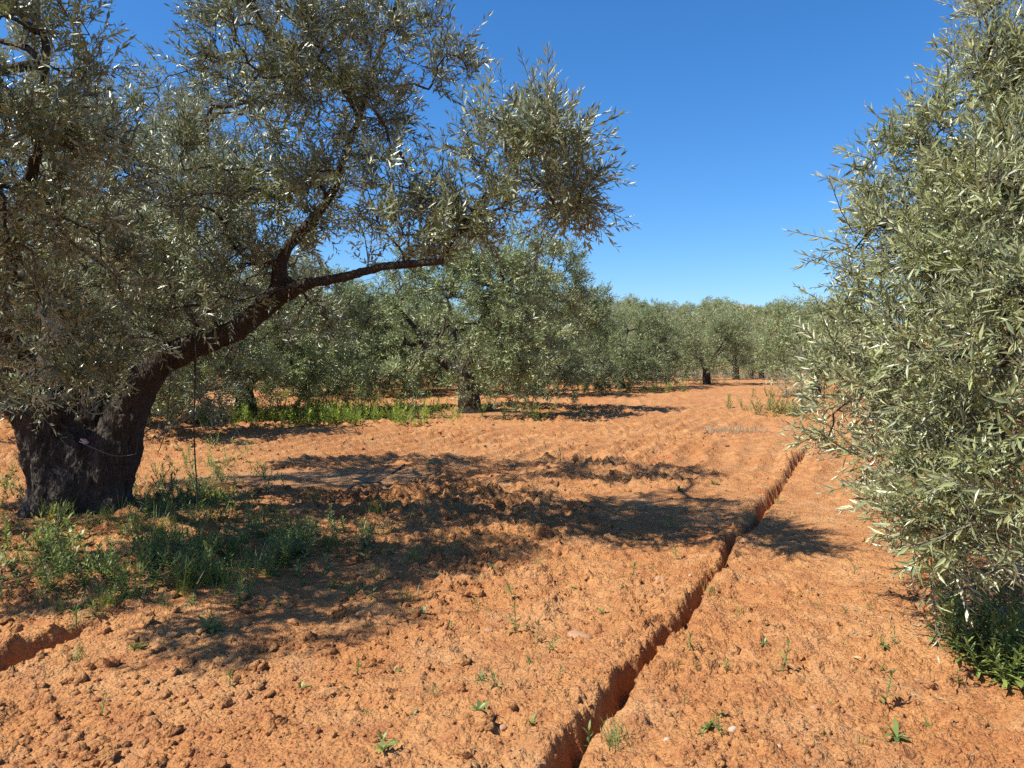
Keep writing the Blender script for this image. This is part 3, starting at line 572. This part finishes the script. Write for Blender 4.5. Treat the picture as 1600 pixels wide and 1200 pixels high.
GROVE = [  # kind, photo x, distance, rotation, scale, label
    (K1, 735, 21.6, 0.6, (1.05, 1.05, 1.02), 'large olive tree with leaning dark trunk above the bright green weeds'),
    (K2, 838, 31.5, 2.1, 1.08, 'olive tree with upright trunk just behind the large leaning olive'),
    (K2, 970, 37.0, 4.0, 0.9, 'olive tree with dense round crown between the large olive and the far pair'),
    (K3, 1105, 42.0, 1.2, (0.86, 0.86, 0.86), 'round olive tree with a green weedy trunk in the middle of the far row'),
    (K3, 1275, 29.0, 3.2, (0.7, 0.7, 0.85), 'olive tree showing past the edge of the bushy foreground olive'),
    (K3, 1070, 58.0, 5.2, 0.85, 'olive tree with small dark trunk behind the gap in the far row'),
    (K3, 1190, 62.0, 0.3, 0.8, 'olive tree with slender leaning trunk behind the dry brush'),
    (K3, 1030, 50.0, 2.7, 0.9, 'olive tree half hidden behind the dense round crown'),
    (K1, 190, 16.5, 3.4, (1.0, 1.0, .95), 'olive tree directly behind the old gnarled trunk, branches hanging low'),
    (K1, 385, 20.5, 1.0, (.95, .95, .85), 'olive tree with low skirt standing over the shaded bare patch beyond the old tree'),
    (K2, 520, 31.5, 1.0, (1.1, 1.1, 1.05), 'olive tree between the low skirted olive and the leaning one'),
    (K1, 20, 21.0, 5.0, 1.0, 'olive tree at the far edge of the grove, seen through the old crown'),
    (K2, 560, 40.0, 0.2, 1.05, 'olive tree beyond the green grass, left of the leaning olive'),
    (K1, 300, 37.0, 2.4, 1.0, 'distant olive tree glimpsed under the long limb'),
    (K2, 120, 33.0, 4.4, 1.05, 'distant olive tree filling the view behind the old trunk'),
    (K2, 690, 46.0, 3.7, 1.0, 'distant olive tree behind the large leaning olive'),
    (K3, 880, 52.0, 1.9, 1.1, 'distant olive tree behind the upright trunk'),
    (K2, 640, 33.0, 5.6, 1.0, 'olive tree filling the gap left of the leaning trunk'), (K2, 905, 44.0, 2.2, 1.0, 'olive tree filling the gap right of the upright trunk'),
    (K3, 1150, 52.0, 3.9, .85, 'olive tree just right of the round olive in the far row'),
]
for i, (k, px, d, rz, s, lab) in enumerate(GROVE):
    x, y = at_px(px, d); grove_tree(k, x, y, rz, s, lab)
rngH = np.random.default_rng(5)
for d, step in ((54, 9.0), (66, 9.5), (80, 10.0)):
    for i in range(9):
        px = -20 + (i + .3 * (d % 4)) * step * FPX / d * 1.0 + rngH.normal(0, 8)
        if px > 900: break
        x, y = at_px(px, d + rngH.normal(0, 1)); grove_tree(K3, x, y, rngH.uniform(0, 6.28), rngH.uniform(.95, 1.2), 'distant olive tree in the back row %s behind the old tree' % {54: 'nearest', 66: 'second', 80: 'farthest'}[d], 'olive trees in the %s back row' % {54: 'nearest', 66: 'second', 80: 'farthest'}[d])
hill_n = 0
for row in range(16):
    d = 82 + row * 11.5
    for col in range(40):
        px = 915 + col * (9.5 * FPX / d) * 0.62 + (row % 2) * 3.7 * FPX / d * .6
        if px > 1340: break
        x, y = at_px(px + rngH.normal(0, 1.0) * FPX / d, d + rngH.normal(0, 1.6))
        if rngH.random() < 0.10: continue
        s = rngH.choice([.7, .9, 1.05, 1.2, 1.5]) * rngH.uniform(.9, 1.1); hill_n += 1
        grove_tree(K4 if d > 100 else K3, x, y, rngH.uniform(0, 6.28), (s, s, s * rngH.uniform(.85, 1.1)), 'small dark olive tree in the rows covering the far hillside', 'olive trees on the far hillside', False)
print('hill trees', hill_n)

# ------------------------------------------------------------------ weeds, grass and seedlings
def ribbon(acc, base, d, length, width, droop, tint, nseg=3, mat=0):
    d = nrm(np.array(d, dtype=float)); side = np.cross(d, [0, 0, 1.0]); ln = np.linalg.norm(side); side = side / ln if ln > .05 else np.array([1., 0, 0])
    V = []; p = np.array(base, dtype=float)
    for i in range(nseg + 1):
        f = i / nseg; w = width * (math.sin(math.pi * min(0.12 + 0.88 * f, 1)) ** 0.8) * .5
        if i == nseg: V.append(p.copy())
        else: V += [p - side * w, p + side * w]
        dd = nrm(d + np.array([0, 0, -droop * f * 2])); p = p + dd * length / nseg
    F = []
    for i in range(nseg - 1): a = 2 * i; F += [[a, a + 1, a + 3], [a, a + 3, a + 2]]
    F.append([2 * nseg - 2, 2 * nseg - 1, 2 * nseg]); acc.put(np.array(V), np.array(F), mat, tint)
def fleabane(rng, h, nst=1, leaf=0.06):                # upright weed: stems with narrow spiralling leaves
    acc = Acc()
    for s in range(nst):
        lean = rng.normal(0, .2, 2) * (1 + .6 * (nst > 1)); hh = h * rng.uniform(.75, 1.1); b = rng.normal(0, .012, 2) * nst
        def pos(t): return np.array([b[0] + lean[0] * hh * t, b[1] + lean[1] * hh * t, hh * t])
        V, F = tubes(np.array([pos(0), pos(.5)]), np.array([pos(.5), pos(1)]), np.array([.0028, .0022]), np.array([.0022, .0012]), 4); acc.put(V, F, 0, .35)
        n = int(hh / 0.014) + 5; a = rng.uniform(0, 6)
        for i in range(n):
            f = .06 + .94 * i / n; a += 2.4; el = math.radians(12 + 50 * f) + rng.normal(0, .2); L = leaf * 1.3 * (1.15 - .6 * f) * rng.uniform(.75, 1.2)
            ribbon(acc, pos(f), (math.cos(a) * math.cos(el), math.sin(a) * math.cos(el), math.sin(el)), L, L * .17 + .002, .35, rng.uniform(.1, .9), 3)
    return acc
def rosette(rng, n=8, leaf=0.05):
    acc = Acc(); a = rng.uniform(0, 6)
    for i in range(n):
        a += 2.4; el = math.radians(rng.uniform(12, 60)); L = leaf * rng.uniform(.55, 1.2)
        ribbon(acc, (0, 0, .004), (math.cos(a) * math.cos(el), math.sin(a) * math.cos(el), math.sin(el)), L, L * .24, .45, rng.uniform(.1, .9), 3)
    return acc
def tuft(rng, n=22, h=0.15, w=0.0045, spread=.02, droop=.35):
    acc = Acc()
    for i in range(n):
        a = rng.uniform(0, 6.28); el = math.radians(rng.uniform(45, 85)); L = h * rng.uniform(.5, 1.15); b = rng.normal(0, spread, 2)
        ribbon(acc, (b[0], b[1], 0), (math.cos(a) * math.cos(el), math.sin(a) * math.cos(el), math.sin(el)), L, w, droop, rng.uniform(0, 1), 4)
    return acc
def broad(rng, h=.25):
    acc = Acc(); n = int(rng.integers(9, 14)); a = rng.uniform(0, 6); V, F = tubes(np.array([[0, 0, 0.]]), np.array([[0.01, 0, h * .9]]), np.array([.004]), np.array([.0015]), 4); acc.put(V, F, 0, .4)
    for i in range(n):
        f = i / n; a += 2.4; el = math.radians(15 + 45 * f); L = h * .5 * (1.1 - .6 * f) * rng.uniform(.8, 1.2)
        ribbon(acc, (0.01 * f, 0, h * .85 * f), (math.cos(a) * math.cos(el), math.sin(a) * math.cos(el), math.sin(el)), L, L * .3, .4, rng.uniform(.2, 1), 4)
    return acc
rngW = np.random.default_rng(77)
T_FLEA = [fleabane(rngW, h, n, l) for h, n, l in ((.30, 4, .075), (.40, 3, .08), (.24, 5, .07), (.20, 3, .07), (.34, 4, .07))]
T_TUFT = [tuft(rngW, 26, .22), tuft(rngW, 18, .34, .004, .025, .22), tuft(rngW, 30, .13, .004, .03)]
T_BROAD = [broad(rngW, .24), broad(rngW, .32)]
T_SEED = [fleabane(rngW, .085, 1, .036), rosette(rngW, 7, .045), rosette(rngW, 10, .06), fleabane(rngW, .12, 1, .04), tuft(rngW, 14, .075, .003, .012)]
ME_FLEA = [t.mesh('weed_plant', [M_WEED]) for t in T_FLEA]; ME_TUFT = [t.mesh('grass_tuft', [M_GRASS]) for t in T_TUFT]; ME_BROAD = [t.mesh('weed_plant', [M_WEED]) for t in T_BROAD]
ME_SEED = [t.mesh('weed_seedling', [M_WEED]) for t in T_SEED]
def zrot(a):
    c, s = np.cos(a), np.sin(a); z = np.zeros_like(a); return np.stack([np.stack([c, -s, z], -1), np.stack([s, c, z], -1), np.stack([z, z, z + 1], -1)], -2)
def mass(name, temps, pts, rng, smin, smax, mats, label, cat):
    pts = np.array(pts); z = ground_h(pts[:, 0], pts[:, 1]) - .006; p = np.column_stack([pts, z]); n = len(p); acc = Acc()
    scatter(acc, [t.arrays() for t in temps], p, zrot(rng.uniform(0, 6.28, n)), rng.uniform(smin, smax, n), rng.random(n), rng)
    return tag(add(name, acc.mesh(name, mats)), label, cat, None, 'stuff')
def blob_px(cx, cy, rx, ry, n, rng):    # spots on the ground within a patch
    out = []
    while len(out) < n:
        u, v = rng.normal(0, .5, 2)
        if abs(u) < 1.3 and abs(v) < 1.3: out.append(G(cx + u * rx, max(cy + v * ry, 566)))
    return out
def spread(c, rx, ry, n, rng): return [np.array(c) + rng.normal(0, .5, 2) * (rx, ry) for _ in range(n)]

# countable weeds round the old trunk
def px_of(q): return 800 + q[0] / q[1] * FPX
weed_spots = blob_px(310, 780, 130, 60, 74, rngW) + blob_px(60, 880, 100, 60, 30, rngW) + blob_px(240, 900, 170, 75, 56, rngW) + blob_px(480, 860, 150, 60, 34, rngW) + blob_px(20, 790, 40, 50, 10, rngW) + blob_px(330, 720, 90, 30, 16, rngW)
for i, q in enumerate(weed_spots):
    me = (ME_FLEA + ME_BROAD)[int(rngW.integers(0, 7))]
    if math.hypot(q[0] - tx, (q[1] - ty)) < .52: continue
    o = add('weed_plant', me, None, (q[0], q[1], gz(q[0], q[1]) - .01), (rngW.normal(0, .1), rngW.normal(0, .1), rngW.uniform(0, 6.28)), rngW.uniform(.3, .9))
    where = 'left of the old olive trunk' if px_of(q) < 40 else 'behind the hanging hoses' if q[1] > ty + .6 else 'between the hanging hoses and the old trunk' if px_of(q) < 330 and q[1] > ty - .7 else 'right of the hanging hoses' if q[1] > ty - .7 else 'in front of the old olive trunk' if px_of(q) < 300 else 'at the shaded right end of the thicket'
    tag(o, 'narrow-leaved green weed ' + where, 'weed', 'weeds ' + where)
for i, q in enumerate(blob_px(270, 900, 170, 70, 60, rngW) + blob_px(190, 830, 40, 20, 8, rngW)):
    o = add('grass_tuft', ME_TUFT[int(rngW.integers(0, 3))], None, (q[0], q[1], gz(q[0], q[1]) - .01), (0, 0, rngW.uniform(0, 6.28)), rngW.uniform(.6, 1.2))
    tag(o, 'thin-bladed grass tuft among the weeds in front of the old olive trunk', 'grass tuft', 'grass tufts near the old olive trunk')
mass('grass', T_FLEA + T_BROAD + [T_TUFT[0]], [(x, y) for x, y in spread((-4.7, 18.9), 3.9, 2.1, 300, rngW) if y > 16.8], rngW, .8, 1.6, [M_WEED_SUNLIT], 'lush bright green weeds under the large leaning olive', 'weeds')
mass('undergrowth', T_FLEA + T_BROAD, spread((-5.5, 30), 5, 4, 60, rngW) + spread((-4, 37), 6, 3, 60, rngW) + spread((2.5, 33), 4, 2.5, 30, rngW), rngW, 1.2, 2.2, [M_WEED], 'sunlit green weeds between the trunks of the farther olives', 'weeds')
mass('weeds', T_FLEA + T_BROAD + [T_TUFT[0]], spread(G(1235, 648), 1.4, 2.5, 40, rngW) + spread(G(1105, 600), 1.2, 1.5, 22, rngW) + spread(G(1010, 615), 2, 2, 25, rngW) + spread(G(1290, 620), 2.5, 2, 30, rngW), rngW, .7, 1.5, [M_WEED], 'patchy green weeds around the trunks of the far olive row', 'weeds')
mass('undergrowth', T_FLEA + T_BROAD, spread(G(1590, 1060), .16, .5, 28, rngW) + spread((2.8, 4.5), .22, .4, 9, rngW), rngW, .55, 1.1, [M_WEED], 'dark green weeds at the foot of the bushy foreground olive', 'weeds')
mass('weeds', T_SEED + [T_TUFT[2]], blob_px(270, 830, 240, 85, 170, rngW) + blob_px(520, 860, 190, 80, 70, rngW) + blob_px(60, 900, 130, 70, 60, rngW), rngW, .7, 1.8, [M_WEED], 'low carpet of small green weeds around the foot of the old olive', 'weeds')
T_DRYB = [tuft(rngW, 40, .75, .02, .12, .3), tuft(rngW, 34, .55, .02, .15, .4)]
mass('dry_brush', T_DRYB, [(at_px(p, 66)[0], 66 + rngW.normal(0, 2)) for p in rngW.uniform(930, 1330, 150)], rngW, .8, 1.7, [M_DRY], 'pale dry brush lining the back of the field', 'brush')
mass('dry_brush', [tuft(rngW, 30, .22, .006, .1, .9)], spread(G(1150, 677), .55, .5, 22, rngW), rngW, .6, 1.1, [M_DRY], 'heap of dry grey twigs on bare soil near the far furrow', 'brush')

SEEDLINGS = [  # photo x, y of the foot, mesh, scale, label
    (1107, 940, 'T', .62, 'bright grass tuft on the right lip of the trench'), (1155, 962, 4, 1.2, 'small weed just right of the grass tuft by the trench'),
    (1220, 1060, 3, 1.35, 'upright feathery seedling alone in the sunlit soil right of the trench'), (1380, 1015, 2, 1.0, 'flat-leaved seedling in bare soil left of the bushy olive'),
    (1380, 1105, 3, 1.5, 'tall seedling with bent shadow nearest the bushy olive foot'), (1400, 1160, 2, 1.5, 'sprawling weed below the tall seedling near the bottom edge'),
    (1072, 1030, 0, 1.2, 'pair-leaved seedling beside the middle of the trench'), (1060, 1052, 1, .9, 'tiny seedling just below the pair-leaved one by the trench'),
    (1085, 1062, 0, .7, 'faint thin seedling right of the trench middle'), (1120, 1145, 1, 1.1, 'dark-shadowed seedling near the pale pebbles'),
    (805, 1000, 3, 1.4, 'bushy seedling between the round stone and the flat slab'), (752, 1078, 2, .85, 'small rosette above the twin weeds left of the trench'),
    (770, 1100, 0, 1.1, 'yellowish seedling beneath the small rosette left of the trench'), (748, 1140, 2, 1.15, 'spreading broad rosette left of the trench near the bottom'),
    (830, 1155, 1, 1.1, 'pale rosette between the broad rosette and the trench'), (870, 1070, 0, .85, 'bluish thin seedling left of the trench mouth'),
    (925, 1150, 3, 1.25, 'seedling hanging over the left trench wall at the bottom'), (600, 1195, 2, 1.2, 'bright seedling cut by the bottom edge'),
    (470, 1078, 1, 1.2, 'two-leaved seedling in the lit clods below the shadow'), (360, 1072, 0, 1.0, 'seedling at the shadow edge above lit clods'),
    (155, 1115, 3, .9, 'lone seedling in the coarse clods at lower left'), (558, 1068, 0, 1.1, 'seedling on the shadow edge left of the round stone'),
    (615, 1055, 1, .9, 'small seedling on the shadow edge nearest the round stone'), (680, 820, 3, 1.9, 'tall thin weed standing in the shaded soil'),
    (712, 850, 1, 1.6, 'low weed right of the tall thin one in the shade'), (910, 790, 2, 1.5, 'green seedling on lit soil above the main shadow'),
    (1060, 770, 2, 2.2, 'leafy weed in lit soil left of the far trench'), (1115, 760, 2, 1.7, 'leafy weed close to the far trench on its left'),
    (875, 730, 3, 1.7, 'solitary green weed in the middle of the lit field'), (1050, 822, 'T', 1.0, 'dark weed clump in the band of shadow left of the trench'),
    (1215, 785, 4, 1.6, 'grassy weed growing inside the far trench'), (1050, 870, 0, 1.5, 'weed on the shadowed left lip of the trench'),
    (1015, 890, 1, 1.3, 'seedling in the dappled soil left of the shadowed trench lip'), (990, 895, 0, 1.2, 'seedling next to another in the dappled soil'),
    (940, 965, 1, 1.3, 'seedling in dappled shade above the flat slab'), (800, 945, 0, 1.2, 'thin seedling in the dappled shadow above the bushy seedling'),
    (330, 990, 2, 2.0, 'broad dark rosette at the front of the weed thicket'), (120, 1035, 'T', .75, 'low grass tuft on the clods beside the short ditch'),
    (210, 1020, 2, 1.4, 'weed sprawling right of the short ditch'), (1450, 1130, 1, .9, 'tiny seedling in dry litter near the dark weeds'),
    (960, 1190, 'T', .95, 'long pale grass tuft at the trench mouth by the bottom edge'), (1320, 960, 1, .8, 'faint seedling in the open soil below the olive shadow'),
]
for (px, py, k, s, lab) in SEEDLINGS:
    q = G(px, py); tall = k == 'T'
    o = add('grass_tuft' if tall else 'weed_seedling', ME_TUFT[2] if tall else ME_SEED[k], None, (q[0], q[1], gz(q[0], q[1]) - .004), (rngW.normal(0, .12), rngW.normal(0, .12), rngW.uniform(0, 6.28)), s)
    tag(o, lab, 'grass tuft' if tall else 'seedling')
for i in range(70):
    q = G(rngW.uniform(560, 1500), rngW.uniform(720, 1190)); ac = (q - TA) @ TN
    if abs(ac) < .25: continue
    o = add('weed_seedling', ME_SEED[int(rngW.integers(0, 5))], None, (q[0], q[1], gz(q[0], q[1]) - .004), (rngW.normal(0, .15), rngW.normal(0, .15), rngW.uniform(0, 6.28)), rngW.uniform(.5, 1.0))
    side = 'right of the trench' if ac > 0 else 'on the lit soil beyond the tree shadow' if q[1] > 9 else 'left of the trench'
    tag(o, 'tiny weed sprout dotted on the orange soil ' + side, 'seedling', 'tiny sprouts ' + side)

# the thin sapling beyond the field
def sapling(px, py, h, label, col):
    q = G(px, py); rng = np.random.default_rng(int(px)); acc = Acc(); pts = [np.array([0, 0, 0.])]
    for i in range(6): pts.append(pts[-1] + np.array([rng.normal(0, .03), rng.normal(0, .03), h / 6]))
    pts = np.array(pts); r = np.linspace(.012, .003, 7); r2 = bpy.data.objects.new('sapling', None); COL.objects.link(r2); r2.location = (q[0], q[1], gz(q[0], q[1]) - .02); tag(r2, label, 'sapling')
    V, F = tubes(pts[:-1], pts[1:], r[:-1], r[1:], 5); acc.put(V, F, 0); add('trunk', acc.mesh('trunk', [M_BRANCH], True), r2)
    c = Acc(); n = 46; t = rng.uniform(.35, 1, n) * 6; i = np.minimum(t.astype(int), 5); p = pts[i] + (pts[i + 1] - pts[i]) * (t - i)[:, None]
    d = nrm(rng.normal(0, 1, (n, 3)) + [0, 0, .6]); scatter(c, tA[:4], p + d * .05, rot_to(d, rng), rng.uniform(.8, 1.3, n), rng.random(n), rng); add('crown', c.mesh('crown', LEFT_MATS), r2)
sapling(1228, 648, 1.15, 'thin young sapling beyond the field left of the bushy olive', 0)
sapling(1252, 640, .8, 'shorter sapling half behind the bushy olive twigs', 0)

# ------------------------------------------------------------------ stones, clods and litter
def rock(name, seed, sx, sy, sz, mat, sub=3, amp=.18, freq=1.6):
    bm = bmesh.new(); bmesh.ops.create_icosphere(bm, subdivisions=sub, radius=1); co = np.array([v.co[:] for v in bm.verts])
    k = 1 + amp * noise3(co * freq + seed * 7.3, seed) + amp * .4 * noise3(co * freq * 3, seed + 1)
    co = co * k[:, None]; co = np.sign(co) * np.abs(co) ** .88 * np.array([sx, sy, sz])
    for v, c in zip(bm.verts, co): v.co = c
    me = bpy.data.meshes.new(name); bm.to_mesh(me); bm.free(); me.materials.append(mat)
    me.polygons.foreach_set('use_smooth', np.ones(len(me.polygons), bool)); return me
STONES = [(905, 1002, .075, .055, .028, M_STONE, 'flat brown stone slab half in shadow left of the trench'), (762, 992, .035, .026, .024, M_STONE, 'round smooth stone at the edge of the dappled shadow'),
          (1145, 1166, .020, .014, .013, M_PEBBLE, 'pale pebble near the bottom, right of the trench'), (1042, 1183, .016, .012, .010, M_PEBBLE, 'smaller pale pebble by the bottom edge near the trench mouth'),
          (1271, 1124, .018, .016, .012, M_STONE, 'small rounded stone between the pale pebble and the tall seedling'), (785, 1158, .022, .016, .016, M_STONE, 'tan rounded stone beside the broad rosette'),
          (1127, 664, .10, .08, .06, M_STONE, 'grey stone on the far soil by the dry twig heap'), (1128, 686, .055, .05, .04, M_STONE, 'pale stone in front of the dry twig heap'),
          (1032, 912, .045, .03, .022, M_STONE, 'brown stone on the left lip of the trench'), (1078, 908, .012, .01, .01, M_PEBBLE, 'tiny pale pebble on the left trench lip'),
          (770, 1076, .016, .012, .012, M_PEBBLE, 'pale pebble by the small rosette left of the trench'), (1214, 1190, .02, .014, .01, M_PEBBLE, 'cream pebble at the bottom edge below the soil hollow')]
for i, (px, py, a, b, c, m, lab) in enumerate(STONES):
    q = G(px, py); tag(add('stone', rock('stone', i + 3, a, b, c, m), None, (q[0], q[1], gz(q[0], q[1]) - c * .1), (rngW.normal(0, .15), rngW.normal(0, .15), rngW.uniform(0, 3))), lab, 'stone')
def clods():
    rng = np.random.default_rng(8); ts = []
    for s in range(6):
        bm = bmesh.new(); bmesh.ops.create_icosphere(bm, subdivisions=1 if s < 3 else 2, radius=1); co = np.array([v.co[:] for v in bm.verts]); F = np.array([[v.index for v in f.verts] for f in bm.faces]); bm.free()
        co = co * (1 + .6 * noise3(co * 1.9 + s * 5, s))[:, None] * (1 + .35 * noise3(co * 4 + s * 5, s + 9))[:, None] * np.array([1, .85, .7]); ts.append((co, F, np.zeros(len(F)), np.zeros(len(co))))
    n = 17000; th = rng.uniform(-.66, .66, n); r = 2.2 * (17 / 2.2) ** rng.random(n); x, y = r * np.sin(th), r * np.cos(th)
    ac = (x - TA[0]) * TN[0] + (y - TA[1]) * TN[1]; dens = np.where(ac < 0, 1.0, .85) * (0.55 + 0.9 * np.clip(noise2(x * .8, y * .8, 71) + .3, 0, 1)) * (1 - .95 * compact_at(x, y)) * (np.abs(ac) > .02); k = rng.random(n) < dens; x, y, ac = x[k], y[k], ac[k]; n = len(x)
    s = np.exp(rng.normal(math.log(.0100), .55, n)) * np.where(ac < -1.2, 1.45, .8); s = np.minimum(s, .052)
    p = np.column_stack([x, y, ground_h(x, y) - s * .1]); which = np.where(s > .034, rng.integers(3, 6, n), rng.integers(0, 3, n)); acc = Acc()
    scatter(acc, ts, p, rot_to(rng.normal(0, .5, (n, 3)) + [0, 0, 1.], rng), s, rng.random(n), rng, which)
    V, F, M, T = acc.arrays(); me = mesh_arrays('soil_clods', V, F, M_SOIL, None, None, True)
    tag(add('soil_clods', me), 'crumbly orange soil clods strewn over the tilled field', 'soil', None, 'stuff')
clods()
def litter():
    rng = np.random.default_rng(9); q = np.array(spread((tx + .6, ty - .5), 2.6, 2.2, 3200, rng) + spread((bx - .6, by - .4), 1.3, 1.5, 1300, rng) + spread((-2.6, 10.3), 1.8, 1.0, 1200, rng)); n = len(q)
    p = np.column_stack([q, ground_h(q[:, 0], q[:, 1]) + .006]); a = rng.uniform(0, 6.28, n); d = np.column_stack([np.cos(a), np.sin(a), rng.normal(0, .15, n)]); L = rng.uniform(.03, .06, n)
    V, F = place_leaves(p, d, nrm(rng.normal(0, .25, (n, 3)) + [0, 0, 1.]), L, L * .2, LEAF2, LEAF2_F); acc = Acc(); acc.put(V, F, 0, np.repeat(rng.random(n), 4))
    tag(add('leaf_litter', acc.mesh('leaf_litter', [M_DRY])), 'dry fallen olive leaves under the two near trees', 'leaf litter', None, 'stuff')
litter()
def straw():
    rng = np.random.default_rng(19); n = 1500; th = rng.uniform(-.62, .62, n); r = 2.3 * (13 / 2.3) ** rng.random(n); x, y = r * np.sin(th), r * np.cos(th); a = rng.uniform(0, 6.28, n); L = rng.uniform(.015, .07, n)
    d = np.column_stack([np.cos(a), np.sin(a), rng.normal(0, .12, n)]) * L[:, None]; p = np.column_stack([x, y, ground_h(x, y) + .006]); R = rng.uniform(.0007, .0016, n); V, F = tubes(p - d / 2, p + d / 2, R, R * .7, 3)
    acc = Acc(); acc.put(V, F, 0, np.repeat(rng.random(n), 6)); tag(add('straw_litter', acc.mesh('straw_litter', [M_DRY])), 'broken dry straw and stalks scattered over the orange soil', 'straw', None, 'stuff')
straw()

# ------------------------------------------------------------------ hoses, wire and rag on the old trunk
def cord(name, pts, r, mat, label, cat, k=6):
    pts = np.array(pts); out = []
    for i in range(len(pts) - 1):
        p0, p1, p2, p3 = pts[max(i - 1, 0)], pts[i], pts[i + 1], pts[min(i + 2, len(pts) - 1)]
        for t in np.linspace(0, 1, 8, endpoint=False): out.append(.5 * (2 * p1 + (p2 - p0) * t + (2 * p0 - 5 * p1 + 4 * p2 - p3) * t ** 2 + (3 * p1 - p0 - 3 * p2 + p3) * t ** 3))
    out.append(pts[-1]); out = np.array(out); R = np.full(len(out) - 1, r); V, F = tubes(out[:-1], out[1:], R, R, k); acc = Acc(); acc.put(V, F, 0)
    return tag(add(name, acc.mesh(name, [mat], True)), label, cat)
cord('irrigation_hose', [P(305, 520, 7.2), P(306, 580, 7.2), P(303, 650, 7.22), P(304, 700, 7.25), P(307, 752, 7.3), P(309, 800, 7.3)], .0065, M_HOSE, 'straight black hose hanging from the long limb into the weeds', 'hose')
cord('irrigation_hose', [P(268, 555, 7.3), P(265, 610, 7.3), P(260, 665, 7.3), P(252, 695, 7.3), P(247, 706, 7.3)], .0045, M_HOSE, 'short curved black hose with a knotted end beside the old trunk', 'hose')
def lay(pix, lift): return [np.array([*G(a, b), gz(*G(a, b)) + lift]) for a, b in pix]
cord('irrigation_hose', lay([(520, 790), (560, 770), (590, 752), (615, 738), (632, 730)], .012), .011, M_HOSE, 'black drip hose lying on the smooth shaded patch', 'hose')
rw = .40
cord('tie_wire', [P(124, 690, DA - .50), P(150, 702, DA - .50), P(180, 712, DA - .42), P(205, 711, DA - .30), P(213, 708, DA - .2)], .0022, M_WIRE, 'thin pale wire looped low around the forked trunk', 'wire', 4)
cord('tie_wire', [P(124, 624, DA - .35), P(134, 640, DA - .4), P(145, 647, DA - .4), P(162, 646, DA - .34)], .003, M_WIRE, 'short wire loop spanning the fork of the old trunk', 'wire', 4)
me = rock('tied_rag', 4, .035, .015, .018, M_RAG, 3, .5, 2.5); tag(add('tied_rag', me, None, P(132, 689, DA - .52), (0, .5, 0)), 'small pale pink rag knotted in the fork of the old trunk', 'rag')

# ------------------------------------------------------------------ white farmhouse on the ridge
def farmhouse():
    x, y = at_px(1148, 268); z = float(hills(np.array([x]), np.array([y]))[0]); r = bpy.data.objects.new('farmhouse', None); COL.objects.link(r); r.location = (x, y, z); r.rotation_euler = (0, 0, .2)
    tag(r, 'small farmhouse with pale roof peeping over the trees on the ridge', 'house')
    def box(n, x0, x1, y0, y1, z0, z1, m, par):
        V = np.array([[a, b, c] for c in (z0, z1) for b in (y0, y1) for a in (x0, x1)]); F = np.array([[0, 2, 3, 1], [4, 5, 7, 6], [0, 1, 5, 4], [2, 6, 7, 3], [0, 4, 6, 2], [1, 3, 7, 5]])
        return add(n, mesh_arrays(n, V, F, m), par)
    w = box('wall', -7, 7, -3, 3, -.5, 4.6, M_WALLW, r)
    V = np.array([[-7.3, -3.3, 4.55], [7.3, -3.3, 4.55], [7.3, 3.3, 4.55], [-7.3, 3.3, 4.55], [-7.3, 0, 6.1], [7.3, 0, 6.1]]); F = [[0, 1, 5], [0, 5, 4], [2, 3, 4], [2, 4, 5], [0, 4, 3], [1, 2, 5], [0, 3, 2], [0, 2, 1]]
    rf = add('roof', mesh_arrays('roof', V, np.array(F), M_ROOF), r); box('chimney', -4, -3.2, .5, 1.3, 5, 7, M_WALLW, rf)
    for q in (-4.5, -1.5, 1.5, 4.5): wd = box('window', q - .6, q + .6, -3.06, -2.98, 2.6, 4.0, M_PANE, r)
farmhouse()
print('tris', sum(sum(len(p.vertices) - 2 for p in []) for m in [0]), sum(len(m.loops) - 2 * len(m.polygons) for m in bpy.data.meshes))
